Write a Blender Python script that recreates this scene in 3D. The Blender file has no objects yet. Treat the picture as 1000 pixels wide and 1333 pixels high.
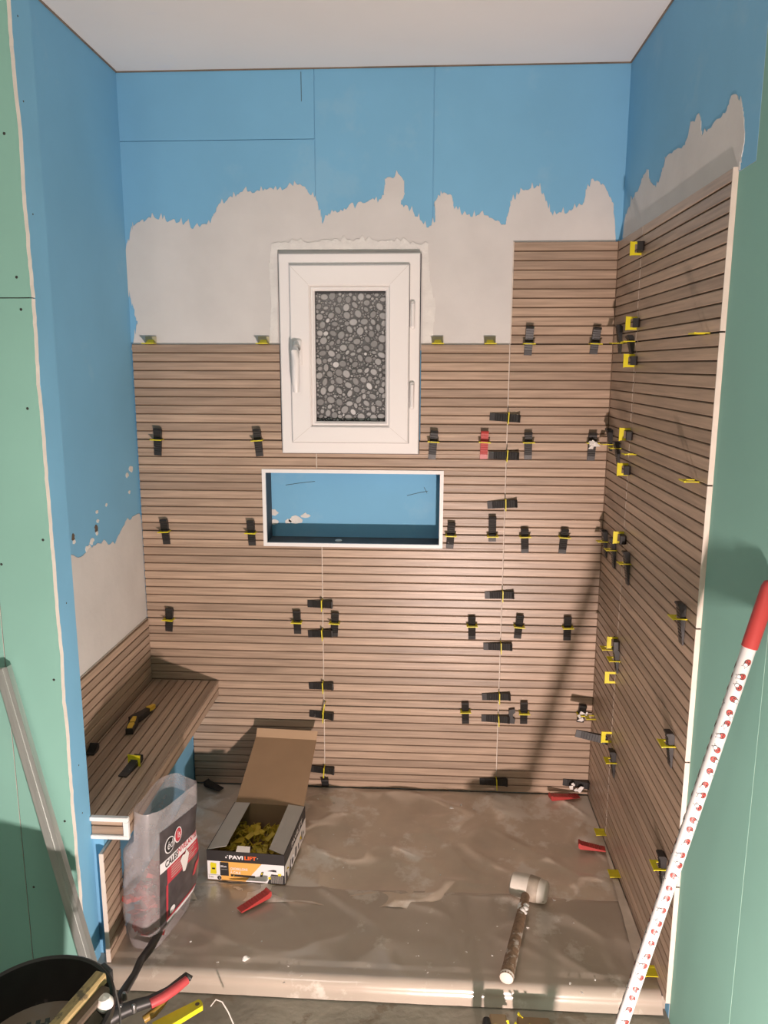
import bpy, bmesh, math, random
from mathutils import Vector, Matrix, noise
from mathutils.geometry import tessellate_polygon
random.seed(7)
SC = bpy.context.scene
COL = SC.collection
R = math.radians

# ------------------------------------------------------------------ camera
CAM = Vector((-.2507, -2.4401, 1.4353)); YAW, PITCH, ROLL, FPX = .0552, -.1876, -.0023, 1006.5
cd = bpy.data.cameras.new('camera'); cam = bpy.data.objects.new('camera', cd); COL.objects.link(cam)
cd.sensor_fit = 'HORIZONTAL'; cd.sensor_width = 36; cd.lens = FPX / 1000 * 36; cd.clip_start = .01
cam.matrix_world = (Matrix.Translation(CAM) @ Matrix.Rotation(YAW, 4, 'Z') @
                    Matrix.Rotation(math.pi / 2 + PITCH, 4, 'X') @ Matrix.Rotation(-ROLL, 4, 'Z'))
SC.camera = cam
# ------------------------------------------------------------------ world and view
w = bpy.data.worlds.new('world'); SC.world = w; w.use_nodes = True
w.node_tree.nodes['Background'].inputs[0].default_value = (.02, .025, .035, 1)     # night outside the closed room
w.node_tree.nodes['Background'].inputs[1].default_value = .3
SC.view_settings.view_transform = 'Standard'; SC.view_settings.look = 'None'
SC.view_settings.gamma = 1; SC.view_settings.use_curve_mapping = False
SC.view_settings.exposure = 0.0
LAMP = Vector((.0, -2.35, .035)); LAMP_AIM = Vector((-.40, 0, 1.30)); LAMP_W = 39      # work light on the floor
FILL = Vector((-.9, -2.9, 2.12)); FILL_W = 15                                           # added fill lamp, unseen behind the camera

# ------------------------------------------------------------------ helpers
def at(u, v, ax, val):
    """point of the place that the photograph's pixel shows on the plane ax = val"""
    a = (u - 500) / FPX; b = (v - 666.5) / FPX
    c, s = math.cos(-ROLL), math.sin(-ROLL); a, b = a * c - b * s, a * s + b * c
    cp, sp = math.cos(PITCH), math.sin(PITCH)
    x, y, z = a, cp + b * sp, sp - b * cp
    cw, sw = math.cos(YAW), math.sin(YAW)
    d = Vector((x * cw - y * sw, x * sw + y * cw, z)); i = 'xyz'.index(ax)
    return CAM + d * ((val - CAM[i]) / d[i])

def lin(c):
    if isinstance(c, str):
        c = [int(c[i:i + 2], 16) / 255 for i in (0, 2, 4)]
        c = [x / 12.92 if x <= .04045 else ((x + .055) / 1.055) ** 2.4 for x in c]
    return (*c, 1)

def mat(name, col, rough=.6, metal=0, var=0, scale=8, bump=0, bscale=60, stretch=None, spec=.5, coat=0, alpha=1, dirt=None, dirt_amt=.5, dirt_scale=6, dirt_lo=.62, rnd=0):
    m = bpy.data.materials.new(name); m.use_nodes = True
    nt = m.node_tree; N = nt.nodes; L = nt.links; p = N['Principled BSDF']
    p.inputs['Roughness'].default_value = rough; p.inputs['Metallic'].default_value = metal
    p.inputs['Specular IOR Level'].default_value = spec; p.inputs['Coat Weight'].default_value = coat
    p.inputs['Coat Roughness'].default_value = .2
    c = lin(col); p.inputs['Base Color'].default_value = c
    tc = N.new('ShaderNodeTexCoord'); vec = tc.outputs['Object']
    if rnd or stretch:
        oi = N.new('ShaderNodeObjectInfo'); add = N.new('ShaderNodeVectorMath'); add.operation = 'ADD'
        ml = N.new('ShaderNodeVectorMath'); ml.operation = 'SCALE'; ml.inputs[0].default_value = (7, 3, 5)
        L.new(oi.outputs['Random'], ml.inputs['Scale']); L.new(vec, add.inputs[0]); L.new(ml.outputs[0], add.inputs[1]); vec = add.outputs[0]
    if stretch:
        mp = N.new('ShaderNodeMapping'); mp.inputs['Scale'].default_value = stretch; L.new(vec, mp.inputs[0]); vec = mp.outputs[0]
    src = None
    if rnd:
        mx = N.new('ShaderNodeMix'); mx.data_type = 'RGBA'
        mx.inputs[6].default_value = tuple(x * (1 - rnd) for x in c[:3]) + (1,); mx.inputs[7].default_value = tuple(min(1, x * (1 + rnd)) for x in c[:3]) + (1,)
        L.new(oi.outputs['Random'], mx.inputs[0]); src = mx.outputs[2]
    if var:
        n = N.new('ShaderNodeTexNoise'); n.inputs['Scale'].default_value = scale; n.inputs['Detail'].default_value = 5; L.new(vec, n.inputs['Vector'])
        mr = N.new('ShaderNodeMapRange'); mr.inputs[1].default_value = .3; mr.inputs[2].default_value = .7
        mr.inputs[3].default_value = 1 - var; mr.inputs[4].default_value = 1 + var; L.new(n.outputs[0], mr.inputs[0])
        vm = N.new('ShaderNodeVectorMath'); vm.operation = 'SCALE'; vm.inputs[0].default_value = c[:3]
        if src: L.new(src, vm.inputs[0])
        L.new(mr.outputs[0], vm.inputs['Scale']); src = vm.outputs[0]
    if dirt:
        n = N.new('ShaderNodeTexNoise'); n.inputs['Scale'].default_value = dirt_scale; n.inputs['Detail'].default_value = 8; n.inputs['Roughness'].default_value = .65
        L.new(tc.outputs['Object'] if not rnd else vec, n.inputs['Vector'])
        mr = N.new('ShaderNodeMapRange'); mr.inputs[1].default_value = dirt_lo; mr.inputs[2].default_value = dirt_lo + .06; mr.inputs[4].default_value = dirt_amt
        L.new(n.outputs[0], mr.inputs[0]); mx = N.new('ShaderNodeMix'); mx.data_type = 'RGBA'; mx.inputs[6].default_value = c
        if src: L.new(src, mx.inputs[6])
        mx.inputs[7].default_value = lin(dirt); L.new(mr.outputs[0], mx.inputs[0]); src = mx.outputs[2]
    if src: L.new(src, p.inputs['Base Color'])
    if bump:
        n = N.new('ShaderNodeTexNoise'); n.inputs['Scale'].default_value = bscale; n.inputs['Detail'].default_value = 4; L.new(vec, n.inputs['Vector'])
        b = N.new('ShaderNodeBump'); b.inputs['Strength'].default_value = bump; b.inputs['Distance'].default_value = .004
        L.new(n.outputs[0], b.inputs['Height']); L.new(b.outputs[0], p.inputs['Normal'])
    p.inputs['Alpha'].default_value = alpha
    return m

M = dict(
    blue=mat('blue_board', (.20, .465, .68), .75, var=.05, scale=3, spec=.3, dirt=(.32, .54, .68), dirt_amt=.25, dirt_scale=2.2, dirt_lo=.55),
    blue_cap=mat('blue_board_end', (.20, .465, .68), .75, var=.05, scale=5, spec=.3),
    green=mat('green_board', (.245, .475, .405), .75, var=.05, scale=2.5, spec=.3),
    plaster=mat('plaster_coat', (.66, .635, .605), .8, var=.05, scale=7, bump=.25, bscale=35, spec=.3),
    plaster2=mat('window_plaster', (.74, .72, .68), .85, var=.06, scale=20, bump=.7, bscale=70, spec=.3),
    gyps=mat('gypsum_edge', (.80, .74, .67), .9, var=.06, scale=30, bump=.3),
    ceil=mat('ceiling_paint', (.77, .74, .71), .9, var=.035, scale=2, spec=.2, dirt=(.66, .68, .78), dirt_amt=.4, dirt_scale=1.6, dirt_lo=.62),
    slat=mat('slat_porcelain', (.405, .292, .212), .37, var=.20, scale=5, stretch=(1.2, 20, 26), bump=.12, bscale=9, rnd=.17, dirt=(.62, .58, .52), dirt_amt=.55, dirt_scale=9, dirt_lo=.735, spec=.45),
    groove=mat('tile_groove', (.20, .135, .09), .8, spec=.2),
    biscuit=mat('tile_body', (.70, .61, .53), .8, var=.05, scale=40),
    joint=mat('tile_joint', (.66, .58, .50), .85, var=.15, scale=30),
    pvc=mat('white_pvc', (.84, .81, .78), .32),
    pvc_gasket=mat('gasket', (.05, .05, .055), .5),
    white=mat('white_trim', (.82, .80, .78), .4),
    yellow=mat('yellow_plastic', (.72, .62, .02), .45, var=.05, scale=60),
    amber_clip=mat('yellow_clips_shaded', (.50, .36, .03), .45, var=.15, scale=30),  # clip yellow darkened: the shade inside the box is in the colour
    yellow_pale=mat('pale_clip_base', (.45, .40, .25), .5),
    black=mat('black_plastic', (.022, .020, .019), .45, var=.2, scale=60, dirt=(.35, .32, .29), dirt_amt=.55, dirt_scale=70, dirt_lo=.66, rnd=.1),
    red=mat('red_plastic', (.44, .05, .045), .42, dirt=(.6, .45, .42), dirt_amt=.5, dirt_scale=60, dirt_lo=.68),
    bugred=mat('print_red', (.42, .055, .045), .4),
    wet=mat('wet_plaster', (.78, .74, .70), .7),
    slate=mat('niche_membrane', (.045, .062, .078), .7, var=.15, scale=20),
    floor_shade=mat('niche_floor', (.10, .10, .10), .7, var=.2, scale=18),  # niche floor's shade put into a dark grey colour
    dark=mat('dark_gap', (.05, .035, .025), .9),
    gap_shade=mat('ceiling_gap_shade', (.20, .15, .11), .8, var=.3, scale=12),  # brown for the shadow gap under the ceiling, shade as colour
    screw=mat('screw_steel', (.06, .06, .055), .5, metal=.5),
    sheet=mat('plastic_sheet', (.66, .53, .42), .26, var=.16, scale=5, bump=.35, bscale=16, coat=.25, dirt=(.90, .83, .76), dirt_amt=.62, dirt_scale=4.5, dirt_lo=.515),
    tray=mat('tray_cover', (.47, .39, .32), .24, var=.08, scale=4, bump=.12, bscale=12, coat=.6, spec=.8, dirt=(.80, .73, .66), dirt_amt=.5, dirt_scale=6, dirt_lo=.57),
    tape=mat('pale_tape', (.70, .60, .50), .6, var=.12, scale=14, bump=.3),
    cement=mat('room_floor', (.42, .36, .29), .85, var=.2, scale=6, bump=.4, bscale=40, dirt=(.25, .18, .12), dirt_amt=.6, dirt_scale=14, dirt_lo=.55),
    card=mat('cardboard', (.29, .18, .10), .85, var=.06, scale=12),
    card_lip=mat('cardboard_lip', (.44, .29, .175), .85, var=.05, scale=12),
    card_grey=mat('flap_grey', (.58, .53, .48), .75, var=.04, scale=14),
    ink=mat('black_ink', (.028, .025, .025), .5),
    orange=mat('orange_print', (.80, .42, .10), .55),
    redorange=mat('orange_letters', (.80, .13, .03), .5),
    paper=mat('white_print', (.80, .77, .77), .55),
    pink=mat('red_print', (.52, .05, .07), .45),
    darkgrey=mat('dark_print', (.075, .065, .068), .35, var=.35, scale=30),
    rubber=mat('pale_rubber', (.66, .59, .51), .6, var=.1, scale=20, dirt=(.22, .13, .08), dirt_amt=.75, dirt_scale=22, dirt_lo=.6),
    band=mat('dusty_band', (.40, .33, .26), .6, var=.3, scale=25),
    rubber_rim=mat('brown_rubber', (.12, .085, .06), .6, var=.2, scale=30),
    wood=mat('mallet_wood', (.26, .165, .105), .6, var=.25, scale=6, stretch=(18, 18, 2), dirt=(.62, .56, .50), dirt_amt=.8, dirt_scale=26, dirt_lo=.52),
    pole=mat('white_wrap', (.72, .70, .69), .35),
    alu=mat('galvanised_profile', (.46, .48, .46), .42, metal=.55, var=.12, scale=9, stretch=(8, 8, 1)),
    bucket=mat('bucket_black', (.022, .021, .020), .42, var=.3, scale=12, dirt=(.16, .14, .12), dirt_amt=.5, dirt_scale=9, dirt_lo=.63),
    slurry=mat('murky_water', (.28, .23, .18), .3, var=.15, scale=9, dirt=(.30, .27, .23), dirt_amt=.7, dirt_scale=9, dirt_lo=.56),
    trowel_wood=mat('trowel_wood', (.40, .29, .13), .6, var=.25, scale=10, stretch=(3, 20, 20), dirt=(.10, .075, .05), dirt_amt=.85, dirt_scale=30, dirt_lo=.56),
    steel=mat('dull_steel', (.30, .29, .28), .35, metal=.8, var=.2, scale=30),
    darksteel=mat('dark_steel', (.05, .047, .045), .45, metal=.3, var=.3, scale=30, dirt=(.35, .32, .30), dirt_amt=.5, dirt_scale=40, dirt_lo=.66),
    redgrip=mat('red_grip', (.52, .07, .075), .5, var=.08, scale=30),
    amber=mat('amber_plastic', (.42, .26, .05), .4, alpha=.9),
    knife_y=mat('knife_yellow', (.78, .50, .05), .45, dirt=(.08, .06, .04), dirt_amt=.8, dirt_scale=60, dirt_lo=.6),
    room=mat('room_wall_paint', (.55, .60, .55), .9, var=.04, scale=2),
    lampbody=mat('lamp_body', (.03, .03, .03), .5),
)

def glassy(name, col, fac, rough=.2):
    m = bpy.data.materials.new(name); m.use_nodes = True; nt = m.node_tree; N = nt.nodes; L = nt.links
    p = N['Principled BSDF']; p.inputs['Base Color'].default_value = lin(col); p.inputs['Roughness'].default_value = rough
    t = N.new('ShaderNodeBsdfTransparent'); mx = N.new('ShaderNodeMixShader')
    n = N.new('ShaderNodeTexNoise'); n.inputs['Scale'].default_value = 9; n.inputs['Detail'].default_value = 9; n.inputs['Roughness'].default_value = .7
    tc = N.new('ShaderNodeTexCoord'); L.new(tc.outputs['Object'], n.inputs['Vector'])
    mr = N.new('ShaderNodeMapRange'); mr.inputs[1].default_value = .35; mr.inputs[2].default_value = .7
    mr.inputs[3].default_value = fac - .06; mr.inputs[4].default_value = fac + .14; L.new(n.outputs[0], mr.inputs[0])
    b = N.new('ShaderNodeBump'); b.inputs['Strength'].default_value = .6; b.inputs['Distance'].default_value = .004
    L.new(n.outputs[0], b.inputs['Height']); L.new(b.outputs[0], p.inputs['Normal'])
    L.new(mr.outputs[0], mx.inputs[0]); L.new(t.outputs[0], mx.inputs[1]); L.new(p.outputs[0], mx.inputs[2])
    L.new(mx.outputs[0], N['Material Output'].inputs[0]); return m
M['bag'] = glassy('clear_bag', (.60, .55, .55), .36, .18)

def pebble_mat():
    m = mat('pebble_film', (.30, .30, .30), .28)
    nt = m.node_tree; a = nt.nodes.new('ShaderNodeVertexColor'); a.layer_name = 'tone'
    nt.links.new(a.outputs[0], nt.nodes['Principled BSDF'].inputs['Base Color']); return m
M['pebble'] = pebble_mat()
M['film'] = mat('glass_film', (.10, .10, .10), .25, var=.3, scale=40)

class MB:
    """collects geometry for ONE mesh object"""
    def __init__(s): s.v = []; s.f = []; s.m = []
    def add(s, vs, fs, mi=0):
        o = len(s.v); s.v += [Vector(x) for x in vs]; s.f += [tuple(i + o for i in q) for q in fs]; s.m += [mi] * len(fs); return s
    def box(s, a, b, mi=0, T=None):
        x0, y0, z0 = a; x1, y1, z1 = b
        vs = [Vector(p) for p in ((x0, y0, z0), (x1, y0, z0), (x1, y1, z0), (x0, y1, z0), (x0, y0, z1), (x1, y0, z1), (x1, y1, z1), (x0, y1, z1))]
        if T: vs = [T @ p for p in vs]
        return s.add(vs, [(3, 2, 1, 0), (4, 5, 6, 7), (0, 1, 5, 4), (1, 2, 6, 5), (2, 3, 7, 6), (3, 0, 4, 7)], mi)
    def cbox(s, a, b, c, mi=0, T=None):
        """box with chamfered edges"""
        bm = bmesh.new(); bmesh.ops.create_cube(bm, size=1)
        for v in bm.verts: v.co = Vector([(a[i] + b[i]) / 2 + v.co[i] * (b[i] - a[i]) for i in range(3)])
        bmesh.ops.bevel(bm, geom=list(bm.edges), offset=c, segments=1, affect='EDGES', profile=.5)
        bm.verts.index_update(); vs = [v.co.copy() for v in bm.verts]
        if T: vs = [T @ p for p in vs]
        s.add(vs, [tuple(v.index for v in f.verts) for f in bm.faces], mi); bm.free(); return s
    def prism(s, poly, h0, h1, mi=0, T=None, mside=None):
        """2-D polygon (x, z) extruded along y from h0 to h1"""
        n = len(poly); vs = [Vector((p[0], h0, p[1])) for p in poly] + [Vector((p[0], h1, p[1])) for p in poly]
        if T: vs = [T @ p for p in vs]
        tri = tessellate_polygon([[Vector((p[0], p[1], 0)) for p in poly]])
        area = sum(poly[i][0] * poly[(i + 1) % n][1] - poly[(i + 1) % n][0] * poly[i][1] for i in range(n))
        fr = []
        for t in tri:
            a, b, c = [Vector((poly[i][0], poly[i][1])) for i in t]
            if (b - a).cross(c - a) < 0: t = (t[0], t[2], t[1])
            fr.append(tuple(t))
        s.add(vs, fr + [tuple(i + n for i in reversed(t)) for t in fr], mi)
        o = len(s.v) - 2 * n
        for i in range(n):
            j = (i + 1) % n; q = (o + i, o + n + i, o + n + j, o + j)
            s.f.append(q if area > 0 else tuple(reversed(q))); s.m.append(mi if mside is None else mside)
        return s
    def tube(s, pts, rad, n=10, mi=0, cap=True):
        pts = [Vector(p) for p in pts]; rad = rad if isinstance(rad, (list, tuple)) else [rad] * len(pts)
        rings = []; up = Vector((.13, .27, .95))
        for i, p in enumerate(pts):
            d = (pts[min(i + 1, len(pts) - 1)] - pts[max(i - 1, 0)]).normalized()
            a = d.cross(up).normalized() if abs(d.dot(up)) < .98 else d.cross(Vector((1, 0, 0))).normalized(); b = d.cross(a)
            rings.append([p + (a * math.cos(t) + b * math.sin(t)) * rad[i] for t in [2 * math.pi * k / n for k in range(n)]])
        vs = [q for r in rings for q in r]; fs = []
        for i in range(len(pts) - 1):
            for k in range(n): fs.append((i * n + k, i * n + (k + 1) % n, (i + 1) * n + (k + 1) % n, (i + 1) * n + k))
        if cap: fs += [tuple(reversed(range(n))), tuple(range((len(pts) - 1) * n, len(pts) * n))]
        return s.add(vs, fs, mi)
    def lathe(s, prof, n=40, mi=0, T=None, close=False):
        vs = []; fs = []; k = len(prof)
        for i in range(n):
            a = 2 * math.pi * i / n
            vs += [Vector((r * math.cos(a), r * math.sin(a), z)) for r, z in prof]
        if T: vs = [T @ p for p in vs]
        for i in range(n):
            j = (i + 1) % n
            for q in range(k - 1 + (1 if close else 0)): fs.append((i * k + q, j * k + q, j * k + (q + 1) % k, i * k + (q + 1) % k))
        return s.add(vs, fs, mi)
    def mesh(s, name, mats, smooth=False):
        me = bpy.data.meshes.new(name); me.from_pydata(s.v, [], s.f); me.update()
        for m in (mats if isinstance(mats, (list, tuple)) else [mats]): me.materials.append(M[m] if isinstance(m, str) else m)
        me.polygons.foreach_set('material_index', s.m)
        bm = bmesh.new(); bm.from_mesh(me); bmesh.ops.recalc_face_normals(bm, faces=bm.faces); bm.to_mesh(me); bm.free()
        if smooth:
            me.polygons.foreach_set('use_smooth', [True] * len(me.polygons)); me.set_sharp_from_angle(angle=R(40))
        return me
    def build(s, name, mats, parent=None, smooth=False, off=None):
        if off is not None: s.v = [p - Vector(off) for p in s.v]
        return link(name, s.mesh(name, mats, smooth), parent)

def hull(mb, pts):
    bm = bmesh.new()
    for q in pts: bm.verts.new(q)
    bmesh.ops.convex_hull(bm, input=bm.verts); bm.verts.index_update()
    mb.add([v.co.copy() for v in bm.verts], [tuple(v.index for v in f.verts) for f in bm.faces]); bm.free()
def link(name, me, parent=None):
    o = bpy.data.objects.new(name, me); COL.objects.link(o)
    if parent is not None: o.parent = parent
    return o
def tag(o, label=None, cat=None, group=None, kind=None):
    for k, v in (('label', label), ('category', cat), ('group', group), ('kind', kind)):
        if v: o[k] = v
    return o
def thing(name, label, cat, loc=(0, 0, 0), group=None):
    o = bpy.data.objects.new(name, None); COL.objects.link(o); o.location = loc; o.empty_display_size = .03
    return tag(o, label, cat, group)
def frame(o, U, Y, V):
    """4x4 with columns U, Y (into the surface), V and origin o"""
    m = Matrix((U, Y, V)).transposed().to_4x4(); m.translation = Vector(o); return m
X_, Y_, Z_ = Vector((1, 0, 0)), Vector((0, 1, 0)), Vector((0, 0, 1))
F_BACK = (X_, Y_, Z_); F_RIGHT = (-Y_, X_, Z_); F_LEFT = (Y_, -X_, Z_); F_TOP = (Y_, -Z_, -X_)

def text_mesh(txt, size, bold=0, squash=1):
    cu = bpy.data.curves.new('t', 'FONT'); cu.body = txt; cu.size = size; cu.align_x = 'LEFT'; cu.offset = bold
    o = bpy.data.objects.new('t', cu); COL.objects.link(o)
    me = bpy.data.meshes.new_from_object(o.evaluated_get(bpy.context.evaluated_depsgraph_get()))
    vs = [(v.co.x * squash, v.co.y) for v in me.vertices]; fs = [tuple(p.vertices) for p in me.polygons]
    bpy.data.objects.remove(o); bpy.data.curves.remove(cu); bpy.data.meshes.remove(me); return vs, fs

# ------------------------------------------------------------------ dimensions of the place
ZC = 2.29; ZF = -.04; XL, XR = -1.187, .3215; BOARD = .0105
XT = .311                                    # front of the right wall's tiles
YP0, YP1, XP = -.898, -.81, -1.038           # the partition that closes the alcove on the left
WX0, WX1, WZ0, WZ1 = -.708, -.277, 1.161, 1.767
NX0, NX1, NZ0, NZ1 = -.777, -.198, .856, 1.105; ND = .115

def rect_sub(r, cuts):
    """rectangle (u0, u1, v0, v1) minus rectangles"""
    out = [r]
    for c in cuts:
        nxt = []
        for (a, b, lo, hi) in out:
            A, B, LO, HI = max(a, c[0]), min(b, c[1]), max(lo, c[2]), min(hi, c[3])
            if A >= B - 1e-6 or LO >= HI - 1e-6: nxt.append((a, b, lo, hi)); continue
            if lo < LO - 1e-6: nxt.append((a, b, lo, LO))
            if HI < hi - 1e-6: nxt.append((a, b, HI, hi))
            if a < A - 1e-6: nxt.append((a, A, LO, HI))
            if B < b - 1e-6: nxt.append((B, b, LO, HI))
        out = nxt
    return out

# ------------------------------------------------------------------ structure: room shell
def struct(o): o['kind'] = 'structure'; return o
mb = MB(); holes = [(WX0 + .02, WX1 - .02, WZ0 + .02, WZ1 - .02), (NX0, NX1, NZ0, NZ1)]
for a, b, lo, hi in rect_sub((XL, XR, ZF, ZC), holes): mb.box((a, .014, lo), (b, .15, hi))
wall_back = struct(mb.build('wall_back', 'blue'))
xa, xb, zh = -.595, -.242, 2.096
for (a, b, lo, hi) in ((XL, xa - .0012, zh + .001, ZC - .003), (XL, xa - .0012, .3, zh - .001), (xa + .0012, xb - .0012, .3, ZC - .003), (xb + .0012, XR, .3, ZC - .003)):
    mb = MB()
    for q in rect_sub((a, b, lo, hi), [(WX0 + .02, WX1 - .02, WZ0 + .02, WZ1 - .02), (NX0, NX1, NZ0, NZ1)]): mb.box((q[0], .0105, q[2]), (q[1], .014, q[3]))
    mb.build('panel', 'blue', wall_back)
MB().box((-.634, .0099, 2.20), (-.6325, .0106, ZC - .01)).build('pencil_line', 'screw', wall_back)
wall_left = struct(MB().box((XL - .07, YP1, ZF), (XL, .014, ZC)).build('wall_left', 'blue'))
wall_right = struct(MB().box((XR, -3.7, ZF), (XR + .1, .15, ZC)).build('wall_right', 'gyps'))
for (y0, y1, z0, z1, m_) in ((-.955, .0105, 1.79, ZC - .003, 'blue'), (-.874, .0105, ZF, 1.79, 'blue'), (-1.178, -.957, 1.789, ZC, 'green'), (-1.178, -.8795, ZF, 1.789, 'green'), (-2.4, -1.180, ZF, ZC, 'green'), (-3.7, -2.403, ZF, ZC, 'green')):
    MB().box((XR - .0005, y0, z0), (XR + .004, y1, z1)).build('panel', m_, wall_right)
ceiling = struct(MB().box((-2.7, -3.7, ZC), (XR + .1, .15, ZC + .05)).build('ceiling', 'ceil'))
floor = struct(MB().box((-2.7, -3.7, ZF - .05), (XR + .1, .15, ZF)).build('floor', 'cement'))
struct(MB().box((-2.7, -3.8, ZF), (XR + .1, -3.7, ZC)).build('wall_front', 'room'))
struct(MB().box((-2.8, -3.8, ZF), (-2.7, YP0, ZC)).build('wall_side', 'room'))
# the partition: studs closed with a blue end cap, green boards in front with their pale cut edge
part = struct(MB().box((-2.7, YP0 + .013, ZF), (XP, YP1, ZC)).build('wall_partition', 'blue_cap'))
zj = at(20, 390, 'y', YP0).z; xj = -1.160
def ragged_edge_board(x0, x1, z0, z1, ragged):
    mb = MB(); mb.box((x0, YP0, z0), (x1, YP0 + .0005, z1), 0)
    n = max(2, int((z1 - z0) / .012)); vs = []
    for i in range(n + 1):
        z = z0 + (z1 - z0) * i / n; e = x1 + (.0030 * noise.noise((1.3, z * 9, 0)) + .0015 * noise.noise((5.3, z * 50, 0)) if ragged else 0)
        vs += [(x0, YP0, z), (e, YP0, z), (e + (.0012 if ragged else 0), YP0 + .0128, z)]
    fs = []; ms = []
    for i in range(n):
        a = i * 3; fs += [(a, a + 1, a + 4, a + 3), (a + 1, a + 2, a + 5, a + 4)]; ms += [0, 1]
    mb = MB(); mb.add(vs, fs); mb.m = ms
    mb.add([(x0, YP0, z1), (x1, YP0, z1), (x1, YP0 + .0128, z1), (x0, YP0 + .0128, z1)], [(0, 1, 2, 3)], 1)
    me = bpy.data.meshes.new('panel'); me.from_pydata(mb.v, [], mb.f); me.materials.append(M['green']); me.materials.append(M['gyps'])
    me.polygons.foreach_set('material_index', mb.m); return link('panel', me, part)
MB().box((xj - .0011, YP0 + .002, ZF), (xj + .0011, YP0 + .004, zj)).build('joint', 'dark', part); MB().box((-2.36, YP0 + .002, zj - .0012), (XP - .004, YP0 + .004, zj + .0012)).build('joint', 'dark', part)
ragged_edge_board(-2.36, XP, zj + .001, ZC - .002, True)
ragged_edge_board(xj + .001, XP, ZF, zj - .001, True)
ragged_edge_board(-2.36, xj - .001, ZF, zj - .001, False)
scr = MB().lathe([(0, -.0012), (.0022, -.0012), (.0030, 0), (.0034, .0004), (.0034, .002)], 12, 0, Matrix.Rotation(R(-90), 4, 'X')).mesh('screw', 'screw')
for u, v in ((3, 176), (20, 363), (26, 405), (35, 534), (56, 705), (2, 737), (71, 887), (86, 1071), (46, 1157)):
    o = link('screw', scr, part); o.location = at(u, v, 'y', YP0 - .0004); o.location.y = YP0 + .0002
for u, v in ((20, 23), (28, 134), (41, 281), (87, 787), (104, 998), (109, 1060)):
    o = link('screw', scr, part); p = at(u, v, 'x', XP); p.x = XP - .0002; p.y = min(max(p.y, YP0 + .025), YP1 - .01); o.location = p; o.rotation_euler = (0, 0, R(90)); o.scale = (.7, .7, .7)
# dark strips painting the shadow gap where walls meet the ceiling
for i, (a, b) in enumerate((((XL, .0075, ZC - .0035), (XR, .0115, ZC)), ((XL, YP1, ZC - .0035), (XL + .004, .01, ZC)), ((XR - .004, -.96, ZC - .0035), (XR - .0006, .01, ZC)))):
    struct(MB().box(a, b).build('shadow_strip_%d' % (i + 1), 'gap_shade'))

# ------------------------------------------------------------------ plaster coats on the walls
def densify(pts, step, amp, seed, close_from=None):
    out = []
    for i, p in enumerate(pts):
        q = pts[(i + 1) % len(pts)]; out.append(p)
        if close_from is not None and i >= close_from: continue
        d = math.hypot(q[0] - p[0], q[1] - p[1]); n = int(d / step)
        for k in range(1, n):
            t = k / n; j = random.uniform(-1, 1) * amp - (random.uniform(1.5, 3.2) * amp if random.random() < .22 else 0) + amp * 1.2 * noise.noise((seed, i + t * 3.7, 2.2))
            out.append((p[0] + (q[0] - p[0]) * t + random.uniform(-.25, .25) * amp, p[1] + (q[1] - p[1]) * t + j))
    return out
random.seed(3)
edge = [(170, 457), (178, 420), (166, 385), (160, 345), (164, 318), (172, 296), (190, 286), (210, 287), (232, 290), (250, 299), (272, 292), (280, 272), (296, 258), (320, 250), (345, 248), (368, 247), (384, 240), (394, 243), (402, 254), (410, 262), (418, 292), (428, 280), (440, 276), (462, 268), (484, 258), (490, 264), (498, 254), (500, 234), (512, 230), (523, 234), (525, 252), (520, 266), (533, 272), (545, 286), (556, 296), (565, 288), (564, 262), (574, 252), (586, 254), (590, 272), (600, 280), (622, 279), (640, 284), (656, 292), (664, 262), (682, 246), (700, 242), (708, 258), (718, 280), (740, 272), (758, 262), (764, 240), (774, 234), (786, 242), (796, 262), (799, 290), (800, 320)]
rest = [(676, 320), (672, 456), (540, 456), (540, 338), (368, 338), (368, 456)]
px = densify(edge + rest, 2.2, 2.6, 1.7, len(edge) - 1)
poly = [(p.x, p.z) for p in (at(u, v, 'y', .0095) for u, v in px)]
MB().prism(poly, .0088, .0105).build('plaster_coat', 'plaster', wall_back)
# thicker trowelled ring round the window
ring = [(350, 447), (352, 400), (349, 350), (352, 318), (370, 315), (450, 312), (520, 314), (556, 317), (558, 360), (566, 400), (562, 445), (549, 447), (548, 326), (360, 326), (361, 447)]
px = densify(ring, 4, 2.0, 4.1, 10)
MB().prism([(p.x, p.z) for p in (at(u, v, 'y', .008) for u, v in px)], .0062, .0088).build('window_plaster', 'plaster2', wall_back)
c8 = [(232, 697), (236, 640), (250, 580), (275, 520), (300, 480), (320, 420), (335, 395), (350, 450), (375, 475), (390, 440), (405, 390), (420, 340), (460, 310), (500, 290), (515, 240), (525, 190), (565, 170), (572, 250), (600, 220), (620, 200), (680, 140), (692, 95), (700, 75), (720, 68), (745, 110), (755, 180), (757, 260), (745, 340), (738, 395)]
px = densify([(740 + a * .3003, 100 + b * .3003) for a, b in c8], 2.6, 2.0, 7.7, len(c8) - 1)
pts = [at(u, v, 'x', XR - .001) for u, v in px]
MB().prism([(p.y, p.z) for p in pts], 0, .0014, 0, Matrix(((0, -1, 0, XR - .0005), (1, 0, 0, 0), (0, 0, 1, 0), (0, 0, 0, 1)))).build('plaster_coat', 'plaster', wall_right)
c2 = [(312, 1080), (350, 1090), (375, 1070), (400, 1050), (430, 1030), (470, 1036), (500, 1035), (512, 1000), (525, 975), (545, 935), (570, 925), (590, 905), (603, 900), (622, 960), (632, 1040), (638, 1150), (642, 1260), (646, 1370)]
px = densify([(a * .3, 400 + b * .3) for a, b in c2], 2.6, 1.6, 9.9, len(c2) - 1)
pts = [at(u, v, 'x', XL + .001) for u, v in px]; pts = [(min(p.y, .008), p.z) for p in pts]
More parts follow.
